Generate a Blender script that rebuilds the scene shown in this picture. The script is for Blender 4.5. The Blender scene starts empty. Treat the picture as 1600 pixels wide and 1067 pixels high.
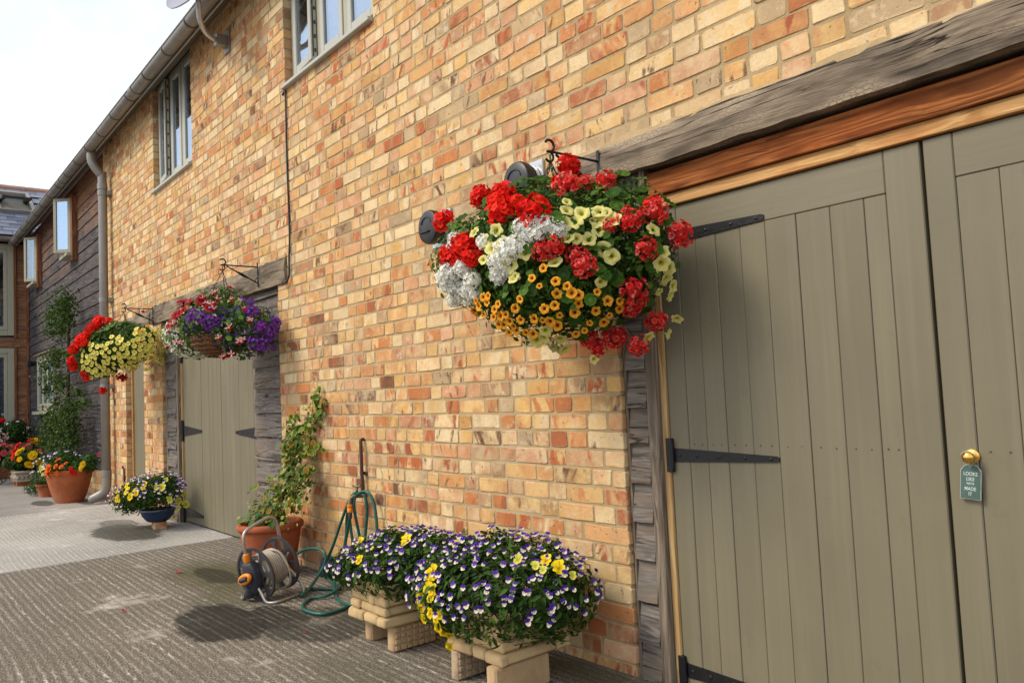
import bpy, math, random
import numpy as np
from mathutils import Vector, Matrix
random.seed(7); RN = np.random.default_rng(11)
scene = bpy.context.scene
C = scene.collection
rad = math.radians
# ------------------------------------------------------------------ camera, light, exposure
CAM = Vector((0.0, -2.263, 1.11))
CR = Matrix(((0.634, 0.078, 0.770), (0.772, -0.003, -0.635), (-0.047, 0.997, -0.062)))
cd = bpy.data.cameras.new('camera'); cam = bpy.data.objects.new('camera', cd); C.objects.link(cam)
q = CR.to_quaternion(); q.normalize()
cam.matrix_world = Matrix.Translation(CAM) @ q.to_matrix().to_4x4()
cd.sensor_width = 36.0; cd.lens = 27.45; cd.clip_start = 0.02; cd.clip_end = 2000
scene.camera = cam
SUN_EL, SUN_AZ = rad(44), rad(207)      # azimuth: direction the light comes from, clockwise from +Y
world = bpy.data.worlds.new('World'); scene.world = world; world.use_nodes = True
wt = world.node_tree; wt.nodes.clear()
sky = wt.nodes.new('ShaderNodeTexSky'); sky.sky_type = 'NISHITA'; sky.sun_disc = False
sky.sun_elevation = SUN_EL; sky.sun_rotation = SUN_AZ; sky.air_density = 1.0; sky.dust_density = 2.5; sky.ozone_density = 1.0
wtc = wt.nodes.new('ShaderNodeTexCoord'); wn = wt.nodes.new('ShaderNodeTexNoise')
wn.inputs['Scale'].default_value = 2.2; wn.inputs['Detail'].default_value = 6; wn.inputs['Roughness'].default_value = 0.6
wr = wt.nodes.new('ShaderNodeMapRange'); wr.inputs[1].default_value = 0.3; wr.inputs[2].default_value = 0.72
wr.inputs[3].default_value = 0.35; wr.inputs[4].default_value = 0.85
wm = wt.nodes.new('ShaderNodeMixRGB'); wm.inputs[2].default_value = (11.5, 11.9, 12.6, 1)
bg = wt.nodes.new('ShaderNodeBackground'); bg.inputs['Strength'].default_value = 0.10
wo = wt.nodes.new('ShaderNodeOutputWorld')
wt.links.new(wtc.outputs['Generated'], wn.inputs['Vector']); wt.links.new(wn.outputs['Fac'], wr.inputs[0])
wt.links.new(wr.outputs[0], wm.inputs[0]); wt.links.new(sky.outputs[0], wm.inputs[1])
wt.links.new(wm.outputs[0], bg.inputs['Color']); wt.links.new(bg.outputs[0], wo.inputs['Surface'])
sl = bpy.data.lights.new('sun', 'SUN'); sl.energy = 2.0; sl.angle = rad(20); sl.color = (1.0, 0.89, 0.73)
so = bpy.data.objects.new('sun', sl); C.objects.link(so)
so.rotation_euler = Vector((-math.sin(SUN_AZ) * math.cos(SUN_EL), -math.cos(SUN_AZ) * math.cos(SUN_EL), -math.sin(SUN_EL))).to_track_quat('-Z', 'Y').to_euler()
so.location = (0, -10, 20)
scene.view_settings.view_transform = 'Standard'; scene.view_settings.look = 'None'
scene.view_settings.gamma = 1; scene.view_settings.use_curve_mapping = False; scene.view_settings.exposure = 0.48
try:
    scene.cycles.max_bounces = 8; scene.cycles.transparent_max_bounces = 12
except Exception: pass

# ------------------------------------------------------------------ geometry helpers
FPX = 1220.0
def ray(px, py):
    v = Vector(((px - 800) / FPX, -(py - 533.5) / FPX, -1.0)); return (CR @ v).normalized()
def at(px, py, y=0.0):
    r = ray(px, py); k = (y - CAM.y) / r.y; return CAM + r * k
def proj(p):
    c = CR.transposed() @ (Vector(p) - CAM)
    if c.z > -0.05: return None
    return 800 + FPX * c.x / -c.z, 533.5 - FPX * c.y / -c.z, -c.z

class MB:
    def __init__(s): s.v = []; s.f = []; s.c = []; s.cur = (1, 1, 1)
    def add(s, vs, fs):
        b = len(s.v); s.v += [tuple(p) for p in vs]; s.c += [s.cur] * len(vs)
        s.f += [tuple(i + b for i in f) for f in fs]; return s
    def box(s, x0, x1, y0, y1, z0, z1, M=None):
        vs = [(x, y, z) for x in (x0, x1) for y in (y0, y1) for z in (z0, z1)]
        if M is not None: vs = [M @ Vector(p) for p in vs]
        return s.add(vs, [(0, 1, 3, 2), (4, 6, 7, 5), (0, 4, 5, 1), (2, 3, 7, 6), (0, 2, 6, 4), (1, 5, 7, 3)])
    def cbox(s, x0, x1, y0, y1, z0, z1, c=0.004, M=None, jit=0.0):
        c = min(c, abs(x1 - x0) * .45, abs(y1 - y0) * .45, abs(z1 - z0) * .45)
        vs = []; idx = {}
        for ix, x in enumerate((x0, x1)):
            for iy, y in enumerate((y0, y1)):
                for iz, z in enumerate((z0, z1)):
                    sx, sy, sz = (1 - 2 * ix), (1 - 2 * iy), (1 - 2 * iz)
                    j = [random.uniform(-jit, jit) for _ in range(3)] if jit else (0, 0, 0)
                    for a, p in (('x', (x, y + sy * c, z + sz * c)), ('y', (x + sx * c, y, z + sz * c)), ('z', (x + sx * c, y + sy * c, z))):
                        idx[(ix, iy, iz, a)] = len(vs); vs.append(tuple(p[k] + j[k] for k in range(3)))
        fs = []
        I = idx
        for ix in (0, 1): fs.append(tuple(I[(ix, a, b, 'x')] for a, b in (((0, 0), (0, 1), (1, 1), (1, 0)) if ix == 0 else ((0, 0), (1, 0), (1, 1), (0, 1)))))
        for iy in (0, 1): fs.append(tuple(I[(a, iy, b, 'y')] for a, b in (((0, 0), (1, 0), (1, 1), (0, 1)) if iy == 0 else ((0, 0), (0, 1), (1, 1), (1, 0)))))
        for iz in (0, 1): fs.append(tuple(I[(a, b, iz, 'z')] for a, b in (((0, 0), (0, 1), (1, 1), (1, 0)) if iz == 0 else ((0, 0), (1, 0), (1, 1), (0, 1)))))
        for a in (0, 1):
            for b in (0, 1):
                fs.append((I[(a, b, 0, 'x')], I[(a, b, 1, 'x')], I[(a, b, 1, 'y')], I[(a, b, 0, 'y')]))
                fs.append((I[(a, 0, b, 'x')], I[(a, 1, b, 'x')], I[(a, 1, b, 'z')], I[(a, 0, b, 'z')]))
                fs.append((I[(0, a, b, 'y')], I[(1, a, b, 'y')], I[(1, a, b, 'z')], I[(0, a, b, 'z')]))
                for d in (0, 1): fs.append((I[(a, b, d, 'x')], I[(a, b, d, 'y')], I[(a, b, d, 'z')]))
        if M is not None: vs = [M @ Vector(p) for p in vs]
        return s.add(vs, fs)
    def tube(s, pts, r, n=8, closed=False, caps=True):
        pts = [Vector(p) for p in pts]; N = len(pts); vs = []; fs = []
        rr = r if isinstance(r, (list, tuple)) else [r] * N
        up = None
        for i, p in enumerate(pts):
            if closed: t = pts[(i + 1) % N] - pts[i - 1]
            else: t = pts[min(i + 1, N - 1)] - pts[max(i - 1, 0)]
            if t.length < 1e-9: t = Vector((0, 0, 1))
            t.normalize()
            if up is None:
                up = Vector((0, 0, 1)) if abs(t.z) < .9 else Vector((1, 0, 0))
            a = up - t * up.dot(t)
            if a.length < 1e-6: a = t.orthogonal()
            a.normalize(); up = a; b = t.cross(a)
            for k in range(n):
                an = 2 * math.pi * k / n; vs.append(p + (a * math.cos(an) + b * math.sin(an)) * rr[i])
        for i in range(N if closed else N - 1):
            j = (i + 1) % N
            for k in range(n):
                k2 = (k + 1) % n; fs.append((i * n + k, i * n + k2, j * n + k2, j * n + k))
        if caps and not closed: fs.append(tuple(range(n))[::-1]); fs.append(tuple((N - 1) * n + k for k in range(n)))
        return s.add(vs, fs)
    def lathe(s, prof, n=24, M=None, cap0=False, cap1=False, wob=0.0):
        vs = []; fs = []; w = [1 + random.uniform(-wob, wob) for _ in range(n)]
        for r, z in prof:
            for k in range(n):
                a = 2 * math.pi * k / n; vs.append(Vector((r * w[k] * math.cos(a), r * w[k] * math.sin(a), z)))
        for i in range(len(prof) - 1):
            for k in range(n):
                k2 = (k + 1) % n; fs.append((i * n + k, i * n + k2, (i + 1) * n + k2, (i + 1) * n + k))
        if cap0: fs.append(tuple(range(n))[::-1])
        if cap1: fs.append(tuple((len(prof) - 1) * n + k for k in range(n)))
        if M is not None: vs = [M @ p for p in vs]
        return s.add(vs, fs)
    def prism(s, outline, d0, d1, M=None):
        """outline: list of (u,v) ; extruded along w from d0 to d1 ; local axes (u,w,v)"""
        n = len(outline); vs = [(u, d0, v) for u, v in outline] + [(u, d1, v) for u, v in outline]
        fs = [tuple(range(n)), tuple(range(n, 2 * n))[::-1]] + [(i, i + n, (i + 1) % n + n, (i + 1) % n) for i in range(n)]
        if M is not None: vs = [M @ Vector(p) for p in vs]
        return s.add(vs, fs)
    def mesh(s, name, mat=None, smooth=False, org=(0, 0, 0)):
        me = bpy.data.meshes.new(name)
        ox, oy, oz = org
        me.from_pydata([(x - ox, y - oy, z - oz) for x, y, z in s.v], [], s.f)
        if any(c != (1, 1, 1) for c in s.c):
            a = me.attributes.new('Col', 'FLOAT_COLOR', 'POINT')
            a.data.foreach_set('color', np.array([list(c) + [1] for c in s.c], np.float32).ravel())
        if mat: me.materials.append(mat)
        if smooth: me.polygons.foreach_set('use_smooth', [True] * len(me.polygons))
        me.update(); return me

ORG = {}
def link(name, me, parent=None, loc=None):
    o = bpy.data.objects.new(name, me); C.objects.link(o)
    if parent is not None: o.parent = parent; ORG[o] = ORG[parent]
    else: ORG[o] = Vector((0, 0, 0))
    if loc is not None: o.location = loc
    return o
def obj(name, mb, mat, parent=None, smooth=False, label=None, kind=None, auto=None):
    """mesh built in world coordinates, stored relative to its thing's base"""
    org = ORG[parent] if parent is not None else (0, 0, 0)
    me = mb.mesh(name, mat, smooth, org)
    o = link(name, me, parent)
    if auto is not None:
        me.polygons.foreach_set('use_smooth', [True] * len(me.polygons))
        try: me.set_sharp_from_angle(angle=rad(auto))
        except Exception: pass
    if label: o['label'] = label
    if kind: o['kind'] = kind
    return o
def thing(name, label, cat, loc=(0, 0, 0), group=None):
    o = bpy.data.objects.new(name, None); C.objects.link(o); o.location = loc; o.empty_display_size = 0.1
    o['label'] = label; o['category'] = cat
    if group: o['group'] = group
    ORG[o] = Vector(loc); return o
def tag(o, label, cat, group=None):
    o['label'] = label; o['category'] = cat
    if group: o['group'] = group
    return o
def basis(nrm, spin=0.0, up=(0, 0, 1)):
    z = Vector(nrm).normalized(); u = Vector(up)
    x = u.cross(z)
    if x.length < 1e-4: x = Vector((1, 0, 0))
    x.normalize(); y = z.cross(x)
    return Matrix((x, y, z)).transposed() @ Matrix.Rotation(spin, 3, 'Z')
def inst(name, me, parent, pos, nrm, scale=1.0, spin=0.0):
    o = bpy.data.objects.new(name, me); C.objects.link(o); o.parent = parent
    m = basis(nrm, spin).to_4x4(); m = Matrix.Translation(Vector(pos) - ORG[parent]) @ m @ Matrix.Scale(scale, 4)
    o.matrix_basis = m; return o
def arc(c, r, a0, a1, n, u=(1, 0, 0), v=(0, 0, 1)):
    c = Vector(c); u = Vector(u); v = Vector(v)
    return [c + u * (r * math.cos(rad(a0 + (a1 - a0) * i / n))) + v * (r * math.sin(rad(a0 + (a1 - a0) * i / n))) for i in range(n + 1)]
def smooth_path(pts, sub=6):
    """Catmull-Rom"""
    P = [Vector(p) for p in pts]; out = []
    for i in range(len(P) - 1):
        p0 = P[max(i - 1, 0)]; p1 = P[i]; p2 = P[i + 1]; p3 = P[min(i + 2, len(P) - 1)]
        for k in range(sub):
            t = k / sub
            out.append(0.5 * ((2 * p1) + (p2 - p0) * t + (2 * p0 - 5 * p1 + 4 * p2 - p3) * t * t + (3 * p1 - p0 - 3 * p2 + p3) * t ** 3))
    out.append(P[-1]); return out

# ------------------------------------------------------------------ material helpers
class NB:
    def __init__(s, name):
        s.m = bpy.data.materials.new(name); s.m.use_nodes = True; s.t = s.m.node_tree; s.t.nodes.clear()
    def n(s, typ, ins=None, **props):
        nd = s.t.nodes.new('ShaderNode' + typ)
        for k, v in props.items(): setattr(nd, k, v)
        for k, v in (ins or {}).items(): s.set(nd.inputs[k], v)
        return nd
    def set(s, sock, v):
        if isinstance(v, bpy.types.NodeSocket): s.t.links.new(v, sock)
        else:
            if sock.type == 'RGBA' and len(v) == 3: v = (*v, 1)
            sock.default_value = v
    def pos(s): return s.n('NewGeometry').outputs['Position']
    def objc(s): return s.n('TexCoord').outputs['Object']
    def attr(s, name, out='Vector'): return s.n('Attribute', attribute_name=name).outputs[out]
    def rnd(s): return s.n('ObjectInfo').outputs['Random']
    def map(s, vec, sc=(1, 1, 1), loc=(0, 0, 0), rot=(0, 0, 0)): return s.n('Mapping', {'Vector': vec, 'Scale': sc, 'Location': loc, 'Rotation': rot}).outputs[0]
    def noise(s, vec, scale=5, detail=4, rough=0.55, dist=0.0, w=None):
        ins = {'Vector': vec, 'Scale': scale, 'Detail': detail, 'Roughness': rough, 'Distortion': dist}
        if w is not None: ins['W'] = w
        return s.n('TexNoise', ins, noise_dimensions='4D' if w is not None else '3D').outputs['Fac']
    def ramp(s, fac, *stops, interp='LINEAR'):
        r = s.n('ValToRGB', {'Fac': fac}); e = r.color_ramp; e.interpolation = interp
        while len(e.elements) < len(stops): e.elements.new(0.5)
        for el, (p, c) in zip(e.elements, stops):
            el.position = p
            el.color = (c, c, c, 1) if isinstance(c, (int, float)) else (*c, 1)
        return r.outputs[0]
    def mr(s, v, a, b, c=0.0, d=1.0): return s.n('MapRange', {0: v, 1: a, 2: b, 3: c, 4: d}).outputs[0]
    def mix(s, fac, a, b, blend='MIX'): return s.n('MixRGB', {0: fac, 1: a, 2: b}, blend_type=blend).outputs[0]
    def math(s, op, a, b=0.0, clamp=False):
        nd = s.n('Math', {0: a, 1: b}, operation=op); nd.use_clamp = clamp; return nd.outputs[0]
    def vmath(s, op, a, b): return s.n('VectorMath', {0: a, 1: b}, operation=op).outputs[0]
    def sep(s, v): return s.n('SeparateXYZ', {0: v}).outputs
    def comb(s, x=0.0, y=0.0, z=0.0): return s.n('CombineXYZ', {0: x, 1: y, 2: z}).outputs[0]
    def bump(s, h, strength=0.5, dist=0.01, nrm=None):
        ins = {'Height': h, 'Strength': strength, 'Distance': dist}
        if nrm is not None: ins['Normal'] = nrm
        return s.n('Bump', ins).outputs[0]
    def out(s, col=None, rough=0.6, metal=0.0, spec=0.3, nrm=None, **extra):
        p = s.n('BsdfPrincipled')
        s.set(p.inputs['Base Color'], col); s.set(p.inputs['Roughness'], rough); s.set(p.inputs['Metallic'], metal)
        s.set(p.inputs['Specular IOR Level'], spec)
        if nrm is not None: s.set(p.inputs['Normal'], nrm)
        for k, v in extra.items(): s.set(p.inputs[k.replace('_', ' ')], v)
        s.surf(p.outputs[0]); return s.m
    def surf(s, sh):
        o = s.n('OutputMaterial'); s.t.links.new(sh, o.inputs['Surface']); return s.m

def M_plain(name, col, rough=0.5, metal=0.0, spec=0.4, var=0.15, scale=30, bump=0.1, bdist=0.002):
    b = NB(name); p = b.objc(); nz = b.noise(p, scale, 5); nz2 = b.noise(p, scale * .12, 3)
    k = b.math('ADD', b.math('MULTIPLY', nz, .6), b.math('MULTIPLY', nz2, .4))
    c = b.mix(b.mr(k, .3, .7), tuple(x * (1 - var) for x in col), tuple(min(1, x * (1 + var)) for x in col))
    return b.out(c, b.mr(nz, .3, .7, max(0.02, rough - .08), min(1, rough + .08)), metal, spec, b.bump(nz, bump, bdist))

def M_wood(name, dark, light, axis='X', grain=28.0, along=1.2, crack=0.5, rough=0.75, top=None, blotch=None, figure=0.0, spec=0.2, check=0.0, knot=0.5, ringw=.28):
    b = NB(name); p = b.objc(); r = b.rnd()
    off = b.comb(b.math('MULTIPLY', r, 37.0), b.math('MULTIPLY', r, 11.0), b.math('MULTIPLY', r, 23.0))
    v = b.vmath('ADD', p, off)
    def S(al, gr): return {'X': (al, gr, gr), 'Y': (gr, al, gr), 'Z': (gr, gr, al)}[axis]
    warp = b.noise(b.map(v, S(1.6, 5)), 1.0, 3)
    v2 = b.vmath('ADD', v, b.comb(*[b.math('MULTIPLY', b.math('SUBTRACT', warp, .5), 0.0 if 'XYZ'[i] == axis else .008 + figure * .5) for i in range(3)]))
    vor = b.n('TexVoronoi', {'Vector': b.map(v, S(2.6, 7.0)), 'Scale': 1.0, 'Randomness': 1.0}).outputs['Distance']
    kn = b.mr(vor, .05, .17, knot, 0)
    v2 = b.vmath('ADD', v2, b.comb(*[b.math('MULTIPLY', b.mr(vor, .0, .5, 1, 0), 0.0 if 'XYZ'[i] == axis else .018) for i in range(3)]))
    g = b.noise(b.map(v2, S(along, grain)), 1.0, 6, .7)
    ring = b.math('ADD', b.math('MULTIPLY', b.math('SINE', b.math('MULTIPLY', b.noise(b.map(v2, S(along * .45, grain * .22)), 1.0, 2, .5), 70.0)), .5), .5)
    fine = b.noise(b.map(v2, S(along * 4, grain * 4)), 1.0, 3, .6)
    k = b.math('ADD', b.math('MULTIPLY', g, 1 - ringw), b.math('MULTIPLY', ring, ringw))
    c = b.mix(b.mr(k, .36, .64), dark, light)
    c = b.mix(b.mr(fine, .45, .66, .0, .7), c, tuple(x * .5 for x in dark))
    sp_ = b.noise(b.map(v, S(along * 1.6, grain * 1.5)), 1.0, 5, .75)
    c = b.mix(b.mr(sp_, .52, .66, .0, .65), c, tuple(x * .6 for x in dark)); c = b.mix(b.mr(sp_, .30, .44, .45, 0), c, tuple(min(1, x * 1.2) for x in light))
    big = b.noise(v, 2.3, 4, .6)
    c = b.mix(b.mr(big, .38, .66, 0, .55), c, tuple(x * .45 + y * .35 for x, y in zip(light, dark)))
    if blotch: c = b.mix(b.mr(b.noise(b.map(v, S(2.5, 6)), 1.0, 5, .6), .5, .66, 0, .75), c, blotch)
    if top:   # weather-protected zone: (colour, z0, z1)
        z = b.sep(b.pos())[2]
        m = b.math('ADD', z, b.math('MULTIPLY', b.math('SUBTRACT', b.noise(v, 2.0, 4), .5), 1.3))
        m = b.math('ADD', m, b.math('MULTIPLY', b.math('SUBTRACT', r, .5), .7))
        c = b.mix(b.mr(m, top[1], top[2]), c, b.mix(k, tuple(x * .5 for x in top[0]), tuple(x * 1.3 for x in top[0])))
    c = b.mix(b.mr(r, 0, 1, 0, .35), c, tuple(x * .55 for x in light))
    c = b.mix(kn, c, tuple(x * .35 for x in dark))
    ck = b.noise(b.map(v2, S(along * .35, grain * .45)), 1.0, 3, .5)
    cm = b.math('MULTIPLY', b.mr(b.math('ABSOLUTE', b.math('SUBTRACT', ck, .5)), .005, .018, 1, 0), b.mr(b.noise(b.map(v, S(2, 9)), 1.0, 2), .42, .56, 0, .95))
    if check:
        cv = b.n('TexVoronoi', {'Vector': b.map(v2, S(44, 84)), 'Scale': 1.0}, feature='DISTANCE_TO_EDGE').outputs['Distance']
        cx = b.math('MULTIPLY', b.mr(cv, .02, .09, .8, 0), b.mr(b.noise(b.map(v, S(2.2, 7)), 1.0, 3), .50, .60, 0, check))
        c = b.mix(b.mr(b.noise(b.map(v, S(2.2, 7)), 1.0, 3), .48, .60, 0, .6), c, tuple(min(1, x * 1.25) for x in light))
        cm = b.math('MAXIMUM', cm, cx)
    c = b.mix(b.math('MULTIPLY', cm, crack), c, (.010, .008, .007))
    h = b.math('SUBTRACT', b.math('ADD', b.math('MULTIPLY', k, .8), b.math('MULTIPLY', fine, .5)), b.math('MULTIPLY', cm, crack * 2.0))
    return b.out(c, rough, 0, spec, b.bump(h, .55, .005))

# --- brick
def make_brick_mat():
    b = NB('brick'); uv = b.attr('buv'); c1 = b.attr('c1', 'Color'); c2n = b.n('Attribute', attribute_name='c2')
    c2 = c2n.outputs['Color']; seed = b.attr('seed', 'Fac'); amt = b.attr('amt', 'Fac')
    s = b.sep(uv)
    off = b.comb(b.math('MULTIPLY', seed, 31.), b.math('MULTIPLY', seed, 57.), b.math('MULTIPLY', seed, 91.))
    u = b.math('ADD', s[0], b.math('MULTIPLY', s[2], b.math('SUBTRACT', b.math('FRACT', b.math('MULTIPLY', seed, 7.3)), .5)))
    bd = b.sep(b.attr('bd'))
    vs = b.vmath('ADD', b.comb(b.math('MULTIPLY', u, 17.), b.math('MULTIPLY', s[1], 8.), b.math('MULTIPLY', s[2], 6.)), off)
    st = b.noise(vs, 1.0, 2.5, .5)
    vv = b.vmath('ADD', uv, off)
    n1 = b.noise(vv, 18, 5, .65); n2 = b.noise(vv, 90, 4, .7); n3 = b.noise(vv, 9, 4, .6); n4 = b.noise(b.vmath('ADD', vv, (3.1, 7.7, 1.3)), 11, 4, .6)
    stm = b.math('ADD', st, b.math('MULTIPLY', b.math('SUBTRACT', n1, .5), .22))
    thr = b.mr(amt, 0, 1, .80, .40)
    m = b.math('MULTIPLY', b.math('SUBTRACT', stm, thr), b.mr(b.math('FRACT', b.math('MULTIPLY', seed, 3.7)), 0, 1, 5, 16), True)
    c = b.mix(m, c1, c2)
    c = b.mix(b.mr(n4, .42, .60, 0, .5), c, c2)
    c = b.mix(b.mr(n1, .35, .7, 0, .45), c, b.mix(1.0, c, (1.25, 1.18, 1.05), 'MULTIPLY'))
    c = b.mix(b.mr(n3, .42, .7, 0, .5), c, b.mix(1.0, c, (.70, .62, .55), 'MULTIPLY'))
    dk = b.noise(b.vmath('ADD', b.comb(b.math('MULTIPLY', u, 24.), b.math('MULTIPLY', s[1], 8.), b.math('MULTIPLY', s[2], 9.)), b.vmath('ADD', off, (5.5, 2.2, 8.8))), 1.0, 4, .65)
    c = b.mix(b.math('MULTIPLY', b.mr(dk, .58, .66, 0, .85), b.math('GREATER_THAN', b.math('FRACT', b.math('MULTIPLY', seed, 17.9)), .72)), c, (.13, .065, .042))
    # lime bloom / cream rubbing and dark pits
    c = b.mix(b.math('MULTIPLY', b.mr(n1, .54, .64, 0, 1), b.mr(b.math('FRACT', b.math('MULTIPLY', seed, 13.7)), .25, 1, 0, .85)), c, (.66, .54, .37))
    pit = b.noise(vv, 55, 3, .6)
    c = b.mix(b.math('MULTIPLY', b.mr(pit, .66, .72, 0, .85), b.mr(b.math('FRACT', b.math('MULTIPLY', seed, 5.1)), .2, .8, 0, 1)), c, (.07, .045, .03))
    c = b.mix(b.mr(n2, .3, .75, 0, .22), c, (.10, .06, .03))
    d = b.math('MINIMUM', b.math('MINIMUM', s[0], b.math('SUBTRACT', bd[0], s[0])), b.math('MINIMUM', s[2], b.math('SUBTRACT', bd[2], s[2])))
    wn = b.noise(b.pos(), 38, 4, .65); wb = b.noise(b.pos(), 1.3, 3, .5)
    sm = b.mr(b.math('ADD', d, b.math('MULTIPLY', b.math('SUBTRACT', wn, .5), .026)), -.003, .005, .9, 0)
    sm = b.math('MAXIMUM', sm, b.math('MULTIPLY', b.mr(wb, .56, .70, 0, .6), b.mr(wn, .40, .60, 0, 1)))
    sm = b.math('MULTIPLY', sm, b.mr(s[1], .004, .012, 1, .2))
    c = b.mix(sm, c, b.mix(n2, (.34, .245, .125), (.52, .39, .225)))
    h = b.math('ADD', b.math('MULTIPLY', n1, .6), b.math('SUBTRACT', b.math('MULTIPLY', n2, .5), b.math('MULTIPLY', b.mr(pit, .64, .72), .6)))
    return b.out(c, .88, 0, .2, b.bump(h, .7, .005))
M_brick = make_brick_mat()
def make_mortar():
    b = NB('mortar'); p = b.pos(); n1 = b.noise(p, 160, 4, .7); n2 = b.noise(p, 6, 5, .6); n3 = b.noise(p, 2.0, 3)
    c = b.mix(b.mr(n2, .3, .7), (.36, .26, .135), (.51, .385, .22))
    c = b.mix(b.mr(n1, .35, .75, 0, .4), c, (.20, .14, .08))
    c = b.mix(b.mr(n3, .55, .75, 0, .5), c, (.52, .44, .32))
    return b.out(c, .95, 0, .1, b.bump(n1, .7, .004))
M_mortar = make_mortar()
# --- concrete yard
def make_concrete(name, base, light, groove_axis='Y', period=.036, wet=(), algae=(), strength=.9, amp=1.0):
    b = NB(name); p = b.pos(); s = b.sep(p)
    w = b.noise(b.map(p, (.35, .5, 1) if groove_axis == 'Y' else (.5, .35, 1)), 1.0, 2, .5); w2 = b.noise(b.map(p, (4., 16., 1) if groove_axis == 'Y' else (16., 4., 1)), 1.0, 4, .65)
    a = s[1] if groove_axis == 'Y' else s[0]
    wob = b.math('ADD', b.math('MULTIPLY', b.math('SUBTRACT', w, .5), .16), b.math('MULTIPLY', b.math('SUBTRACT', w2, .5), .030))
    ph = b.math('MULTIPLY', b.math('ADD', a, wob), 2 * math.pi / period)
    g = b.math('ADD', b.math('MULTIPLY', b.math('SINE', ph), .5), .5)
    ph2 = b.math('MULTIPLY', b.math('ADD', a, b.math('MULTIPLY', wob, .8)), 2 * math.pi / (period * 2.37))
    g2 = b.math('ADD', b.math('MULTIPLY', b.math('SINE', ph2), .5), .5)
    g = b.math('POWER', b.math('MAXIMUM', b.math('MULTIPLY', g, b.mr(g2, 0, 1, .55, 1)), .001), 2.0)
    wear = b.mr(b.noise(b.map(p, (1.4, 2.2, 1)), 1.0, 5, .6), .36, .62, .25, 1)
    brk = b.mr(b.noise(b.map(p, (22, 70, 1) if groove_axis == 'Y' else (70, 22, 1)), 1.0, 5, .8), .42, .56, .02, 1)
    g = b.math('MULTIPLY', b.math('MULTIPLY', g, wear), brk)
    fine = b.noise(p, 130, 4, .8); mid = b.noise(p, 45, 6, .75); big = b.noise(p, 1.1, 5, .6)
    c = b.mix(b.mr(big, .32, .68), tuple(x * .66 for x in base), tuple(x * 1.34 for x in base))
    c = b.mix(b.mr(mid, .35, .7, 0, .6), c, tuple(x * .55 for x in base))
    gd = b.math('SUBTRACT', 1.0, g)
    c = b.mix(b.math('MULTIPLY', b.math('POWER', gd, 3.0), .45 * amp), c, tuple(x * .45 for x in base))
    c = b.mix(b.math('MULTIPLY', g, 1.25 * amp), c, light)
    c = b.mix(b.mr(fine, .53, .64, 0, .8), c, tuple(min(1, x * 1.15) for x in light))
    c = b.mix(b.mr(fine, .30, .46, .75, 0), c, tuple(x * .22 for x in base))
    c = b.mix(b.mr(b.noise(p, 2.3, 6, .7), .58, .70, 0, .6), c, tuple(x * 1.1 for x in light))
    jag = b.math('MULTIPLY', b.math('SUBTRACT', b.noise(p, 6, 5, .65), .5), .75)
    def patch(cx, cy, rx, ry, soft):
        d = b.n('VectorMath', {0: b.map(p, (1 / rx, 1 / ry, 0), (-cx / rx, -cy / ry, 0))}, operation='LENGTH').outputs['Value']
        return b.mr(b.math('ADD', d, jag), 1.0, 1.0 - soft, 0, 1)
    for (cx, cy, rx, ry, k) in algae:
        c = b.mix(b.math('MULTIPLY', patch(cx, cy, rx, ry, .6), k), c, (.075, .070, .022))
    rough = .93; wm_ = None
    for (cx, cy, rx, ry, k) in wet:
        m = b.math('MULTIPLY', patch(cx, cy, rx, ry, .14), b.math('MULTIPLY', b.mr(mid, .3, .5, .75, 1), b.math('MULTIPLY', b.math('SUBTRACT', 1.0, b.math('MULTIPLY', g, .38)), k)))
        wm_ = m if wm_ is None else b.math('MAXIMUM', wm_, m)
    if wm_ is not None:
        c = b.mix(wm_, c, b.mix(1.0, c, (.12, .135, .12), 'MULTIPLY')); rough = b.mr(wm_, 0, 1, .93, .55)
    h = b.math('ADD', b.math('MULTIPLY', g, 1.0), b.math('ADD', b.math('MULTIPLY', fine, .35), b.math('MULTIPLY', mid, .3)))
    return b.out(c, rough, 0, .25, b.bump(h, strength, .008))
# --- petals and leaves
def make_plant(name, trans=.3, rough=.5, spec=.35, var=.35):
    b = NB(name); col = b.attr('Col', 'Color'); r = b.rnd(); p = b.objc(); nz = b.noise(p, 60, 3)
    k = b.math('ADD', b.mr(r, 0, 1, 1 - var * .5, 1 + var * .5), b.mr(nz, .3, .7, -.08, .08))
    c = b.n('VectorMath', {0: col, 'Scale': k}, operation='SCALE').outputs[0]
    pr = b.n('BsdfPrincipled'); b.set(pr.inputs['Base Color'], c); pr.inputs['Roughness'].default_value = rough
    pr.inputs['Specular IOR Level'].default_value = spec
    tr = b.n('BsdfTranslucent', {'Color': c})
    mx = b.n('MixShader', {0: trans}); b.t.links.new(pr.outputs[0], mx.inputs[1]); b.t.links.new(tr.outputs[0], mx.inputs[2])
    return b.surf(mx.outputs[0])
M_leaf = make_plant('leaf', .32, .55, .16); M_petal = make_plant('petal', .22, .6, .10, .22)
# --- glass
def make_glass(name, tint, refl, minr=.10):
    b = NB(name); fr = b.n('LayerWeight', {'Blend': .5}).outputs['Facing']
    f = b.mr(b.math('POWER', fr, 2.2), 0, 1, minr, .95)
    t = b.n('BsdfTransparent', {'Color': tint}); nz = b.noise(b.pos(), 1.6, 2)
    g = b.n('BsdfGlossy', {'Color': refl, 'Roughness': .02, 'Normal': b.bump(nz, .012, .02)})
    mx = b.n('MixShader', {0: f}); b.t.links.new(t.outputs[0], mx.inputs[1]); b.t.links.new(g.outputs[0], mx.inputs[2])
    return b.surf(mx.outputs[0])
M_glass = make_glass('window_glass', (.75, .80, .82), (.72, .84, 1.0), .22)
M_glassblue = make_glass('coated_glass', (.6, .68, .74), (.62, .80, 1.0), .55)

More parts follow.
